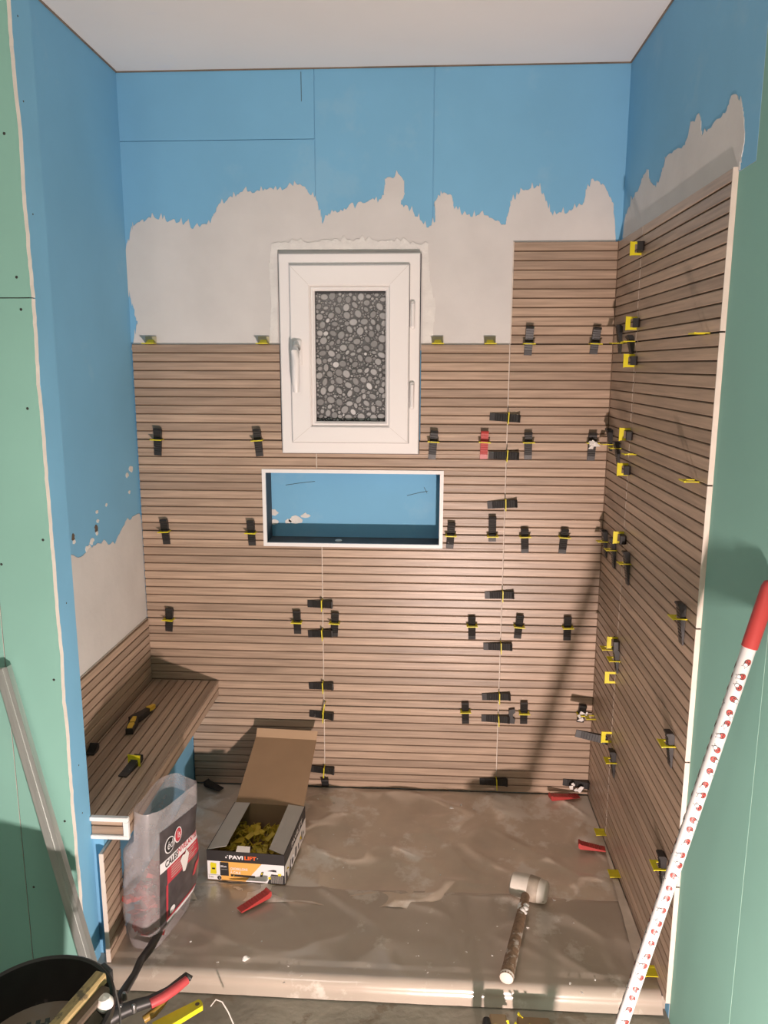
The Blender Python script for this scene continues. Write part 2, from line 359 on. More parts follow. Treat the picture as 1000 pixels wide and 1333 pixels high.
pts += [(pts[-1][0], .55), (YP1 + .002, .55), (YP1 + .002, pts[0][1] - .03), (pts[0][0] - .15, pts[0][1] - .01)]
MB().prism(pts, 0, .0014, 0, Matrix(((0, -1, 0, XL + .0014), (1, 0, 0, 0), (0, 0, 1, 0), (0, 0, 0, 1)))).build('plaster_coat', 'plaster', wall_left)
# small plaster smears and the two anchor holes on the left wall
def blob(cx, cz, r, n=11, sq=1.0):
    return [(cx + r * sq * math.cos(a) * random.uniform(.6, 1.2), cz + r * math.sin(a) * random.uniform(.6, 1.2)) for a in [2 * math.pi * k / n for k in range(n)]]
TL = Matrix(((0, -1, 0, XL + .0012), (1, 0, 0, 0), (0, 0, 1, 0), (0, 0, 0, 1)))
for u, v, r in ((170, 612, .012), (165, 620, .008), (168, 642, .006), (119, 707, .010), (126, 668, .006), (115, 716, .012), (138, 659, .005), (127, 680, .006)):
    p = at(u, v, 'x', XL); MB().prism(blob(p.y, p.z, r, sq=1.6), 0, .0012, 0, TL).build('plaster_smear', 'plaster2', wall_left)
for u, v in ((125, 690), (95, 702)):
    p = at(u, v, 'x', XL); MB().prism(blob(p.y, p.z, .011, 12, .9), 0, .0022, 0, TL).build('anchor_hole', 'rubber_rim', wall_left)
    MB().prism(blob(p.y + .004, p.z - .012, .008, 10), 0, .0025, 0, TL).build('plaster_smear', 'plaster2', wall_left)

# ------------------------------------------------------------------ ribbed tiles: tile > slat
SLH = .3 / 11; SMESH = {}
def slat_mesh(l, h):
    k = (round(l, 3), round(h, 4))
    if k not in SMESH:
        c = min(.0012, h / 4); mb = MB(); l2 = l / 2
        prof = [(.0042, 0), (c, 0), (0, c), (0, h - c), (c, h), (.0042, h)]
        vs = [(-l2, y, z) for y, z in prof] + [(l2, y, z) for y, z in prof]
        fs = [(i, i + 1, i + 7, i + 6) for i in range(5)]
        mb.add(vs, fs, 0); mb.f += [(5, 4, 3, 2, 1, 0), (6, 7, 8, 9, 10, 11)]; mb.m += [1, 1]
        SMESH[k] = mb.mesh('slat', ['slat', 'biscuit'])
    return SMESH[k]
def tile(parent, F, O, u0, u1, v0, v1, cuts=(), phase=None, gap=.0034, end=False, end0=False):
    """ribbed tile on the plane through O with axes F; slats run along u"""
    Mx = frame(Vector(O) + F[0] * u0 + F[2] * v0, *F)
    mb = MB(); base = phase if phase is not None else v0
    for a, b, lo, hi in rect_sub((u0 + gap / 2, u1 - gap / 2, v0 + gap / 2, v1 - gap / 2), cuts):
        x0, x1, z0, z1 = a - u0, b - u0, lo - v0, hi - v0
        mb.add([(x0, .004, z0), (x1, .004, z0), (x1, .004, z1), (x0, .004, z1)], [(0, 1, 2, 3)], 1)
        mb.add([(x0, .004, z0), (x1, .004, z0), (x1, .004, z1), (x0, .004, z1), (x0, BOARD, z0), (x1, BOARD, z0), (x1, BOARD, z1), (x0, BOARD, z1)],
               [(0, 1, 5, 4), (1, 2, 6, 5), (2, 3, 7, 6), (3, 0, 4, 7), (4, 5, 6, 7)], 0)
    if end: mb.box((u1 - u0 - gap / 2, 0, gap / 2), (u1 - u0 + .0006, BOARD, v1 - v0 - gap / 2), 0)
    if end0: mb.box((-.0004, .0004, gap / 2), (gap / 2, BOARD, v1 - v0 - gap / 2), 0)
    t = mb.build('tile', ['biscuit', 'groove'], parent); t.matrix_basis = parent.matrix_basis.inverted() @ Mx
    i0 = int(math.floor((v0 - base) / SLH + 1e-4)); v = base + i0 * SLH
    while v < v1 - .004:
        lo, hi = max(v + .0014, v0 + gap / 2), min(v + SLH - .0022, v1 - gap / 2)
        if hi - lo > .003:
            for a, b, l_, h_ in rect_sub((u0 + gap / 2, u1 - gap / 2, lo, hi), cuts):
                if h_ - l_ < .002 or b - a < .004: continue
                s = link('slat', slat_mesh(b - a, h_ - l_), t); s.location = ((a + b) / 2 - u0, 0, l_ - v0)
        v += SLH
    return t
WCUT = (WX0 - .002, WX1 + .002, WZ0 - .002, WZ1 + .002); NCUT = (NX0 - .002, NX1 + .002, NZ0 - .002, NZ1 + .002)
TX0 = -1.183; XJ = -.588
for k in range(6):
    z0, z1 = .3 * k, .3 * (k + 1)
    cols = {0: [(-1.045, XJ), (XJ, 0), (0, XT)], 1: [(TX0, XJ), (XJ, 0), (0, XT)], 2: [(TX0, XJ), (XJ, 0), (0, XT)],
            3: [(TX0, -.602), (-.602, 0), (0, XT)], 4: [(TX0, WX0 - .004), (WX1 + .004, 0), (0, XT)], 5: [(.002, XT)]}[k]
    for a, b in cols: tile(wall_back, F_BACK, (0, 0, 0), a, b, z0, z1, (WCUT, NCUT))
for k in range(6):
    for a, b in ((.002, .262), (.262, .877)): tile(wall_right, F_RIGHT, (XT, 0, 0), a, b, .3 * k, .3 * (k + 1), end=(a > .1))
tile(wall_left, F_LEFT, (XL + BOARD, 0, 0), YP1 + .004, -.002, .372, .60, phase=.384 - .006)

for x, z0, z1 in ((0, 0, 1.5), (.002, 1.5, 1.8), (XJ, 0, NZ0 - .002), (-.602, NZ1 + .002, WZ0 - .002)): MB().box((x - .0014, .0040, z0), (x + .0014, .0104, z1)).build('joint', 'joint', wall_back)
MB().box((XT + .0035, -.2634, 0), (XT + .0104, -.2606, 1.8)).build('joint', 'joint', wall_right)
MB().box((XT - .0008, .0012, 0), (XT + .010, .0104, 1.8)).build('joint', 'groove', wall_back)
for k in range(1, 6):
    for a, b, lo, hi in rect_sub((TX0 if k < 5 else .0, XT, .3 * k - .0017, .3 * k + .0017), (WCUT, NCUT)): MB().box((a, .0068, lo), (b, .0104, hi)).build('seam', 'dark', wall_back)
    MB().box((XT + .0068, -.876, .3 * k - .0017), (XT + .0104, -.002, .3 * k + .0017)).build('seam', 'dark', wall_right)
# ------------------------------------------------------------------ niche in the back wall
MB().box((NX0 - .02, ND, NZ0 - .02), (NX1 + .02, .149, NZ1 + .02)).build('niche_back', 'blue', wall_back)
MB().box((NX0 - .001, .001, NZ0), (NX0 + .004, ND, NZ1)).build('niche_side', 'slate', wall_back)
MB().box((NX1 - .004, .001, NZ0), (NX1 + .001, ND, NZ1)).build('niche_side', 'slate', wall_back)
MB().box((NX0 + .004, .001, NZ0 - .001), (NX1 - .004, ND, NZ0 + .005)).build('niche_floor', 'floor_shade', wall_back)
MB().box((NX0 + .004, .001, NZ1 - .004), (NX1 - .004, ND, NZ1 + .001)).build('niche_top', 'blue', wall_back)
tw = .0095
for poly in ([(NX0 - .002, NZ1 + .002), (NX0 + tw, NZ1 - tw), (NX1 - tw, NZ1 - tw), (NX1 + .002, NZ1 + .002)], [(NX0 - .002, NZ0 - .002), (NX1 + .002, NZ0 - .002), (NX1 - tw, NZ0 + tw), (NX0 + tw, NZ0 + tw)],
             [(NX0 - .002, NZ0 - .002), (NX0 + tw, NZ0 + tw), (NX0 + tw, NZ1 - tw), (NX0 - .002, NZ1 + .002)], [(NX1 + .002, NZ0 - .002), (NX1 + .002, NZ1 + .002), (NX1 - tw, NZ1 - tw), (NX1 - tw, NZ0 + tw)]):
    MB().prism(poly, -.0035, .0045).build('niche_trim', 'white', wall_back)
for u, v, r in ((385, 677, .016), (398, 672, .010), (355, 668, .013), (357, 680, .010), (375, 679, .008)):
    p = at(u, v, 'y', ND); MB().prism(blob(p.x, p.z, r, 12, 1.5), ND - .0015, ND + .001).build('plaster_smear', 'plaster2', wall_back)
p = at(441, 704, 'z', NZ0 + .006); MB().lathe([(0, 0), (.011, 0), (.012, .002), (.010, .004), (0, .0042)], 16, 0, Matrix.Translation((p.x, max(p.y, .02), NZ0 + .005))).build('plaster_drop', 'plaster2', wall_back)
for (a, b) in (((372, 632), (410, 627)), ((530, 645), (557, 639)), ((552, 634), (556, 642))):
    A, B = at(*a, 'y', ND), at(*b, 'y', ND); MB().tube([(A.x, ND - .0006, A.z), ((A.x + B.x) / 2, ND - .0006, (A.z + B.z) / 2 + .001), (B.x, ND - .0006, B.z)], .0008, 5).build('pencil_line', 'screw', wall_back)

# ------------------------------------------------------------------ window with pebbled film
win = bpy.data.objects.new('window_1', None); COL.objects.link(win); win.location = (0, 0, WZ0); struct(win)
tag(win, 'small white PVC window with pebble-patterned glass in the back wall')
OW = (0, 0, WZ0)
def ringp(x0, x1, z0, z1, wd, y0, y1, name, m_, parent, ch=.003, bottom=None):
    mb = MB(); wb = bottom or wd
    vs = []
    for (ins, y) in ((0, y1), (0, y0 + ch), (ch, y0), (1, y0), (2, y0 + ch), (2, y1)):
        f_ = {0: 0, ch: ch, 1: wd - ch, 2: wd}[ins]; g_ = {0: 0, ch: ch, 1: wb - ch, 2: wb}[ins]
        vs += [(x0 + f_, y, z0 + g_), (x1 - f_, y, z0 + g_), (x1 - f_, y, z1 - f_), (x0 + f_, y, z1 - f_)]
    fs = []
    for i in range(6):
        j = (i + 1) % 6
        for k in range(4): fs.append((i * 4 + k, i * 4 + (k + 1) % 4, j * 4 + (k + 1) % 4, j * 4 + k))
    mb.add(vs, fs); return mb.build(name, m_, parent, off=OW)
ringp(WX0, WX1, WZ0, WZ1, .046, -.016, .07, 'frame', 'pvc', win)
for (a, b) in (((WX0 - .002, .000, WZ0 - .003), (WX1 + .002, .008, WZ0)), ((WX0 - .003, .000, WZ0), (WX0, .008, WZ1)), ((WX1, .000, WZ0), (WX1 + .003, .008, WZ1))):
    MB().box(a, b).build('gasket', 'pvc_gasket', win, off=OW)
sx0, sx1, sz0, sz1 = -.674, -.309, 1.196, 1.733
sash = ringp(sx0, sx1, sz0, sz1, .062, -.030, .04, 'sash', 'pvc', win, .004, .052)
ringp(sx0 - .0016, sx1 + .0016, sz0 - .0016, sz1 + .0016, .004, -.0175, .0, 'gasket', 'pvc_gasket', win, .0005)
gx0, gx1, gz0, gz1 = sx0 + .074, sx1 - .070, sz0 + .064, sz1 - .078
o = ringp(sx0 + .060, sx1 - .056, sz0 + .050, sz1 - .060, .016, -.024, .03, 'glazing_bead', 'pvc', win, .006)
o = ringp(gx0 - .001, gx1 + .001, gz0 - .001, gz1 + .001, .0035, -.008, .02, 'gasket', 'pvc_gasket', win, .001)
for (x, y, x2, y2) in ((sx0, sz1, sx0 + .06, sz1 - .06), (sx1, sz1, sx1 - .06, sz1 - .06), (sx0, sz0, sx0 + .06, sz0 + .05), (sx1, sz0, sx1 - .06, sz0 + .05)):
    d = Vector((x2 - x, 0, y2 - y)); n_ = Vector((-d.z, 0, d.x)).normalized() * .0004
    a, b = Vector((x, -.0301, y)) + d * .06, Vector((x, -.0301, y)) + d * .95
    mb = MB(); mb.add([a - n_, b - n_, b + n_, a + n_], [(0, 1, 2, 3)]); mb.build('mitre', 'card_grey', win, off=OW)
pane = MB().box((gx0 - .004, .004, gz0 - .004), (gx1 + .004, .012, gz1 + .004)).build('pane', 'film', win, off=OW)
random.seed(11); pebs = []; mb = MB(); tones = []
gy = .0015
for rmin, rmax, tries in ((.0105, .0135, 350), (.0075, .0105, 900), (.0040, .0062, 3000), (.0018, .003, 5000)):
    for _ in range(tries):
        r = random.uniform(rmin, rmax); x = random.uniform(gx0 + r * .7, gx1 - r * .7); z = random.uniform(gz0 + r * .8, gz1 - r * .8)
        if all((x - q[0]) ** 2 + (z - q[1]) ** 2 > (r * .93 + q[2] * .93) ** 2 for q in pebs): pebs.append((x, z, r))
for x, z, r in pebs:
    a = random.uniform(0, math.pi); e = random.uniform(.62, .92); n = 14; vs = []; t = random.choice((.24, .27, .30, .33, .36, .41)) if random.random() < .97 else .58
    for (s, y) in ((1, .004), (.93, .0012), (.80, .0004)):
        for k in range(n):
            b = 2 * math.pi * k / n; dx, dz = r * s * math.cos(b), r * e * s * math.sin(b)
            vs.append((x + dx * math.cos(a) - dz * math.sin(a), y, z + dx * math.sin(a) + dz * math.cos(a)))
    fs = [(i * n + k, i * n + (k + 1) % n, (i + 1) * n + (k + 1) % n, (i + 1) * n + k) for i in range(2) for k in range(n)] + [tuple(range(2 * n, 3 * n))]
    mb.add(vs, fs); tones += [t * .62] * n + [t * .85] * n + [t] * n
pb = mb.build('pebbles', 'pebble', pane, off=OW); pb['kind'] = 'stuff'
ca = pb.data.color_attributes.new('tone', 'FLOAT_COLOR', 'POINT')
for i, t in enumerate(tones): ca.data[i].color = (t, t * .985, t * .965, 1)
# handle: rosette and lever
hx, hz = -.651, 1.472
h = MB().cbox((hx - .0145, -.040, hz - .040), (hx + .0145, -.030, hz + .040), .006).build('handle', 'pvc', win, True, OW)
MB().tube([(hx, -.036, hz + .012), (hx, -.062, hz + .012), (hx - .001, -.071, hz + .004), (hx - .001, -.073, hz - .02), (hx - .001, -.069, hz - .09), (hx - .001, -.066, hz - .118)], [.012, .012, .013, .013, .012, .009], 12).build('lever', 'pvc', h, True, OW)
for z in (1.585, 1.343):
    hg = MB().cbox((-.3065, -.027, z - .042), (-.291, -.016, z + .042), .004).build('hinge', 'pvc', win, True, OW)
    MB().tube([(-.2985, -.026, z - .034), (-.2985, -.026, z + .034)], .0055, 10).build('hinge_pin', 'pvc', hg, True, OW)

# ------------------------------------------------------------------ shower tray floor: sheets
def sheet_h(x, y, amp):
    r1 = 1 - abs(noise.noise((x * 3.1 + 4, y * 5.2 + x * 2.5, .3))) * 2.2
    r2 = 1 - abs(noise.noise((x * 7 + y * 4, y * 7 - x * 3, 2.7))) * 2.4
    return amp * 1.35 * (.0065 * max(0, r1) ** 3 + .004 * max(0, r2) ** 3 + .0022 * noise.noise((x * 14, y * 14, 5)) + .001)
def grid(nx, ny, fn, name, m_, smooth=True):
    vs = [fn(i / nx, j / ny) for j in range(ny + 1) for i in range(nx + 1)]
    fs = [(j * (nx + 1) + i, j * (nx + 1) + i + 1, (j + 1) * (nx + 1) + i + 1, (j + 1) * (nx + 1) + i) for j in range(ny) for i in range(nx)]
    mb = MB(); mb.add(vs, fs); return mb.build(name, m_, None, smooth)
struct(MB().box((XL, -.848, ZF), (XR, .012, -.006)).build('shower_tray', 'cement'))
def f1(s, t):
    x, y = -1.185 + 1.494 * s, -.60 + .598 * t
    fade = min(1, (1 - t) / .05) * min(1, (1 - s) / .04)
    return (x, y, -.003 + sheet_h(x, y, 1) * (.25 + .75 * fade))
sh = grid(170, 84, f1, 'plastic_sheet', 'sheet')
tag(sh, 'wrinkled brownish clear plastic sheet covering the back of the shower floor', 'plastic sheet')
prof = []
for i in range(40): prof.append((-.530 - .305 * i / 39, .003))
for i in range(1, 13): a = i / 12 * R(85); prof.append((-.835 - .024 * math.sin(a), .003 - .024 * (1 - math.cos(a))))
for i in range(1, 5): prof.append((-.8595 - .003 * i, -.021 - .004 * i))
def f2(s, t):
    i = min(int(t * (len(prof) - 1) + .5), len(prof) - 1); y, z = prof[i]; x = -1.185 + 1.495 * s
    if i == 0: z = .001
    y -= .012 * noise.noise((x * 2.2, 7, 1)) * (1 if i < 30 else .25)
    return (x, y, z + sheet_h(x + 3, y, .42) * (1 if i < 36 else .35))
sh = grid(150, len(prof) - 1, f2, 'tray_cover', 'tray')
tag(sh, 'smooth grey plastic cover on the shower threshold with a shiny rolled front edge', 'plastic cover')
tp = [(778, 1060), (800, 1060), (868, 1262), (832, 1262)]
q = [at(u, v, 'z', .012) for u, v in tp]
def f3(s, t):
    a = q[0].lerp(q[1], s); b = q[3].lerp(q[2], s); p = a.lerp(b, t); x = min(p.x + .004 * noise.noise((9, t * 9, s)), .304)
    return (x, p.y, .0125 + .0012 * noise.noise((p.x * 40, p.y * 30, 1)))
o = grid(6, 40, f3, 'tape_strip', 'tape'); tag(o, 'pale strip of tape along the foot of the right tiled wall', 'tape')

# ------------------------------------------------------------------ built-in bench on the left
BX0, BX1, BZ0, BZ1, BY0 = -1.176, -.947, .328, .382, -.815
bench = thing('shower_bench', 'long ribbed-tile bench running along the left wall of the shower', 'bench', (BX1, BY0, 0))
OB = (BX1, BY0, 0)
MB().box((BX0, BY0 + .011, BZ0 + .003), (BX1 - .0105, -.001, BZ1 - .0105)).build('core', 'blue_cap', bench, off=OB)
bench.matrix_basis = Matrix.Translation(OB)
tile(bench, F_TOP, (0, 0, BZ1), BY0 + .006, -.004, -BX1 + .003, -BX0, phase=-BX1 + .003)
tile(bench, F_LEFT, (BX1, 0, 0), BY0 + .006, -.004, BZ0, BZ1 - .004, phase=BZ0)
tile(bench, F_BACK, (0, BY0 + .001, 0), XP + .001, BX1 - .010, BZ0 + .007, BZ1 - .009, phase=BZ0 + .004)
for a, b in (((XP, BY0 - .004, BZ1 - .010), (BX1 + .002, BY0 + .008, BZ1 + .001)), ((XP, BY0 - .004, BZ0 - .002), (BX1 + .002, BY0 + .008, BZ0 + .008)),
             ((BX1 - .011, BY0 - .004, BZ0 + .008), (BX1 + .002, BY0 + .008, BZ1 - .010))):
    MB().cbox(a, b, .0015).build('end_trim', 'white', bench, off=OB)
MB().box((BX1 - .001, BY0 + .008, BZ1 - .0035), (BX1 + .0012, -.003, BZ1 + .0006)).build('edge_trim', 'slat', bench, off=OB)
MB().box((-1.17, -.60, -.004), (-1.047, -.001, BZ0)).build('base', 'blue_cap', bench, off=OB)
leg = MB().box((-1.17, -.805, -.004), (-1.013, -.60, BZ0)).build('front_leg', 'blue_cap', bench, off=OB)
tile(bench, F_LEFT, (-1.0025, 0, 0), -.835, -.735, .004, .300, phase=.004, end0=True)

# ------------------------------------------------------------------ levelling clips and wedges
def clip_mesh(tab):
    mb = MB(); t = .0009; wd, pr, lg, bar = .0175, .029, .0066, .0115
    mb.box((-wd, -pr, -t), (wd, -pr + bar, t)); mb.box((-wd, -pr + bar, -t), (-wd + lg, .002, t)); mb.box((wd - lg, -pr + bar, -t), (wd, .002, t))
    mb.box((-wd - .001, -pr - .001, -t - .0006), (wd + .001, -pr + .0016, t + .0006))
    if tab: mb.box((-wd, -pr + bar, -t * .6), (wd, .0, t * .6), 0)
    return mb.mesh('clip', 'yellow')
def wedge_mesh(up, dn, mname, thick=.0165):
    mb = MB(); n = 11; wd = .0118; L_ = up + dn
    top = []
    for i in range(n + 1):
        z = -dn + L_ * i / n; th = .004 + (thick - .004) * i / n; top.append((z, -th))
        if 2 <= i < n: top.append((z + .0012, -th + .0011))
    top.append((up + .004, -thick - .0035)); top.append((up + .0075, -thick - .002)); top.append((up + .0075, -.006)); 
    pr = [(-dn, -.0008)] + top + [(up + .002, -.0008)]
    # cross-section in (y, z) extruded along x
    T = Matrix(((0, 1, 0, 0), (1, 0, 0, 0), (0, 0, 1, 0), (0, 0, 0, 1)))
    mb.prism([(y, z) for z, y in pr], -wd, wd, 0, T)
    return mb.mesh('wedge', mname)
CLIP, CLIPT = clip_mesh(False), clip_mesh(True); WM = {}
def clip_thing(Mx, label, group, wedge=('black', .032, .055), tilt=0, blob_=False, clip=True, base=False, tab=False, name='levelling_clip', cat='levelling clip'):
    r = thing(name, label, cat, group=group); r.matrix_basis = Mx @ Matrix.Rotation(R(tilt), 4, 'Y')
    if clip: link('clip', CLIPT if tab else CLIP, r)
    if wedge:
        if wedge not in WM: WM[wedge] = wedge_mesh(wedge[1], wedge[2], wedge[0])
        link('wedge', WM[wedge], r).rotation_euler = (0, R(random.uniform(-3, 3)), 0)
    if base:
        MB().box((-.0175, .0035, -.002), (.0175, .005, .022)).build('base_plate', 'yellow_pale', r)
        MB().add([(-.012, .0034, .0), (.012, .0034, .0), (.009, .0034, .012), (-.009, .0034, .012), (-.013, -.014, .0009), (.013, -.014, .0009)], [(0, 1, 2, 3), (4, 5, 2, 3), (4, 3, 0), (5, 1, 2)]).build('snap_tab', 'yellow', r)
    if blob_:
        mb = MB()
        for k in range(5):
            c = Vector((random.uniform(-.008, .012), -.026 - random.uniform(0, .006), random.uniform(-.012, .02))); rr = random.uniform(.004, .008)
            hull(mb, [c + Vector((random.gauss(0, rr * .7), random.gauss(0, rr * .3), random.gauss(0, rr * .7))) for _ in range(14)])
        mb.build('plaster_blob', 'wet', r, True)
    return r
ORD = ['first', 'second', 'third', 'fourth', 'fifth', 'sixth', 'seventh', 'eighth', 'ninth']
random.seed(5)
GB = 'levelling clips on the back wall'; GR = 'levelling clips on the right wall'
def bk(u, v): p = at(u, v, 'y', 0); return frame((p.x, 0, p.z), *F_BACK)
rows = [
    (1.5, 'topmost back-wall seam', [(687, .045, .034, 0, 0), (773, .042, .030, 0, 0)]),
    (1.2, 'back-wall seam at window foot', [(206, .028, .052, 0, 0), (336, .028, .052, 0, 0), (564, .027, .056, 0, 0), ('r', 630), (687, .024, .054, 0, 0), (770, .024, .056, 1, 0)]),
    (.9, 'back-wall seam crossing the niche', [(216, .032, .045, 0, 0), (328, .032, .045, 0, 0), (587, .034, .045, 0, 0), (641, .056, .020, 0, 0), (683, .018, .056, 0, 0), (734, .018, .056, 0, 0)]),
    (.6, 'back-wall seam above bench height', [(222, .030, .046, 0, 0), (388, .030, .045, 0, 0), (437, .026, .052, 0, 0), (615, .022, .052, 0, 0), (676, .030, .045, 0, 0), (739, .028, .048, 0, 0)]),
    (.3, 'lowest back-wall seam', [(607, .022, .050, 0, 0), (683, .030, .045, 0, 0), (758, .024, .034, 1, 0)])]
for z, ph, items in rows:
    items = [(i[1], .027, .054, 0, 1) if i[0] == 'r' else i for i in items]
    n_of = [i for i in items if not i[4]]
    for it in items:
        u, up, dn, bl, rd = it
        # pixel row of this seam at that column
        v = 666
        for _ in range(30): v += (at(u, v, 'y', 0).z - z) * 380
        M4 = bk(u, v); M4.translation.z = z
        if rd: lab = 'red wedge in yellow clip, the only red one on the back wall'
        else: lab = 'upright black wedge on the %s, %s black from left' % (ph, ORD[n_of.index(it)])
        if bl: lab = 'plaster-splashed black wedge at the right end of the ' + ph
        clip_thing(M4, lab, GB, ('red' if rd else 'black', up, dn), random.uniform(-4, 4), bl)
def side_clips(xs, x, where, lenl=.056, lenr=.030):
    for i, v in enumerate(xs):
        p = at(660 if x > -.1 else 421, v, 'y', 0)
        Mx = frame((x, 0, p.z), *F_BACK) @ Matrix.Rotation(R(90), 4, 'Y')
        clip_thing(Mx, 'sideways black wedge on the %s, %s from top' % (where, ORD[i]), GB, ('black', lenr, lenl), random.uniform(-4, 4))
side_clips([543, 592, 655, 773, 840, 905, 934, 1016], 0.0, 'vertical joint right of the niche')
side_clips([786, 824, 892, 930, 1001], XJ, 'vertical joint below the niche', .050, .027)
for i, u in enumerate((195, 342, 569, 637)):
    p = at(u, 446, 'y', 0); w_ = ('near the blue left corner', 'just left of the window', 'just right of the window', 'left of the tall tile column')[i]
    clip_thing(frame((p.x, 0, 1.5005), *F_BACK), 'empty yellow clip on the top tile edge ' + w_, 'empty clips on the top tile edges', None, base=True)
p = at(424, 920, 'y', 0); clip_thing(frame((p.x, 0, .3), *F_BACK) @ Matrix.Rotation(R(90), 4, 'Y'), 'bent yellow clip where the joint below the niche meets the lowest seam', GB, None, 12)
p = at(667, 928, 'y', 0); MB().prism([(-.010, .018), (.010, .022), (.011, .010), (.004, .002), (.004, -.010), (.012, -.014), (.010, -.030), (-.008, -.029)], -.014, -.001).build('broken_wedge', 'black').matrix_basis = frame((p.x, 0, p.z), *F_BACK)
tag(bpy.data.objects['broken_wedge'], 'broken black wedge scrap stuck beside the lowest seam of the back wall', 'wedge', 'loose wedges')
# right wall
def rw(y, z): return frame((XT, y, z), *F_RIGHT)
for i, (y, z) in enumerate(((-.262, 1.741), (-.262, 1.548), (-.262, 1.449), (-.262, 1.249), (-.262, 1.151), (-.262, .956), (-.262, .642), (-.262, .534), (-.262, .345))):
    wd = None if i in (7, 8) else ('black', .030, .030)
    clip_thing(rw(y, z) @ Matrix.Rotation(R(90), 4, 'Y'), '%s on the right wall joint, %s from top' % ('square yellow clip with a black wedge' if wd else 'bare square yellow clip', ORD[i]), GR, wd, random.uniform(-3, 3))
for y, z, wd, lab in (
    (-.10, 1.5, ('black', .045, .030), 'black wedge nearest the corner on the upper right-wall seam'), (-.235, 1.5, ('black', .010, .045), 'black wedge below a yellow clip, beside the joint on the upper right-wall seam'),
    (-.803, 1.5, None, 'empty yellow clip near the open end of the upper right-wall seam'),
    (-.055, 1.2, ('black', .042, .020), 'black wedge nearest the corner on the right-wall seam at window-foot height'), (-.155, 1.2, ('black', .012, .048), 'thin black wedge second from the corner on the right-wall seam at window-foot height'), (-.318, 1.2, None, 'empty yellow clip just past the joint on the right-wall seam at window-foot height'), (-.81, 1.2, None, 'empty yellow clip near the open end of the right-wall seam level with the window foot'),
    (-.065, .9, ('black', .030, .050), 'black wedge nearest the corner on the right-wall seam at niche height'), (-.175, .9, ('black', .028, .055), 'black wedge second from the corner on the right-wall seam at niche height'), (-.335, .9, ('black', .026, .060), 'long black wedge third from the corner on the right-wall seam at niche height'), (-.803, .9, ('black', .026, .060), 'black wedge near the open end of the right-wall seam level with the niche'),
    (-.195, .6, None, 'empty yellow clip left of the joint on the second-lowest right-wall seam'), (-.285, .6, ('black', .026, .040), 'black wedge at the joint on the second-lowest right-wall seam'), (-.793, .6, ('black', .022, .055), 'black wedge at the open end of the second-lowest right-wall seam'),
    (-.035, .3, None, 'empty yellow clip in the corner at the lowest right-wall seam'), (-.318, .3, ('black', .026, .050), 'black wedge just past the joint on the lowest right-wall seam'), (-.802, .3, ('black', .026, .052), 'black wedge behind the ladybird pole on the lowest right-wall seam'),
    (-.253, .026, None, 'yellow clip at the foot of the right wall, nearest the corner'), (-.44, .018, None, 'yellow clip lying at the foot of the right wall, second from the corner'), (-.80, .018, None, 'yellow clip at the foot of the right wall beside the pole')):
    clip_thing(rw(y, z), lab, GR, wd, random.uniform(-4, 4) if wd else random.uniform(-2, 2), tab=(z < .1))
def loose_wedge(a, b, m_, label, lift=.006, name='levelling_wedge'):
    """wedge lying between two floor points, thick end at b"""
    a, b = Vector(a), Vector(b); d = (b - a).normalized(); L_ = (b - a).length
    V = d; Yv = -Z_; U = Yv.cross(V).normalized(); Yv = V.cross(U)
    o = link(name, wedge_mesh(L_ / 2, L_ / 2, m_)); o.matrix_basis = frame((a + b) / 2 + Z_ * lift, U, Yv, V)
    return tag(o, label, 'wedge', 'loose wedges')
loose_wedge(at(314, 1187, 'z', .012), at(350, 1168, 'z', .012), 'red', 'red wedge lying on the floor in front of the open box', .0)
loose_wedge(at(755, 1036, 'z', .008), at(720, 1040, 'z', .008), 'red', 'red wedge lying at the foot of the back wall in the right corner', .001)
loose_wedge(at(790, 1105, 'z', .012), at(758, 1102, 'z', .012), 'red', 'red wedge lying on the floor against the right wall', .0)
loose_wedge(at(290, 1030, 'z', .008), at(272, 1024, 'z', .008), 'black', 'black wedge scrap on the floor behind the bag', .001)
p = at(748, 1016, 'y', 0)
clip_thing(frame((p.x, 0, .045), *F_BACK) @ Matrix.Rotation(R(90), 4, 'Y'), 'dusty black wedge lying sideways low in the right corner of the back wall', 'loose wedges', ('black', .045, .035), 4, True, False, name='levelling_wedge', cat='wedge')
o = link('levelling_wedge', wedge_mesh(.045, .045, 'black')); o.matrix_basis = Matrix.Translation((.262, -.20, .318)) @ Matrix.Rotation(R(10), 4, 'Y') @ Matrix.Rotation(R(90), 4, 'Y')
tag(o, 'black wedge sticking out of the joint near the lowest right-wall seam', 'wedge', 'loose wedges')
p = at(425, 1028, 'y', -.012); clip_thing(frame((p.x, -.004, .022), *F_BACK), 'small black clip end at floor level below the niche joint', 'loose wedges', ('black', .008, .016), 0, False, False, name='levelling_wedge', cat='wedge')

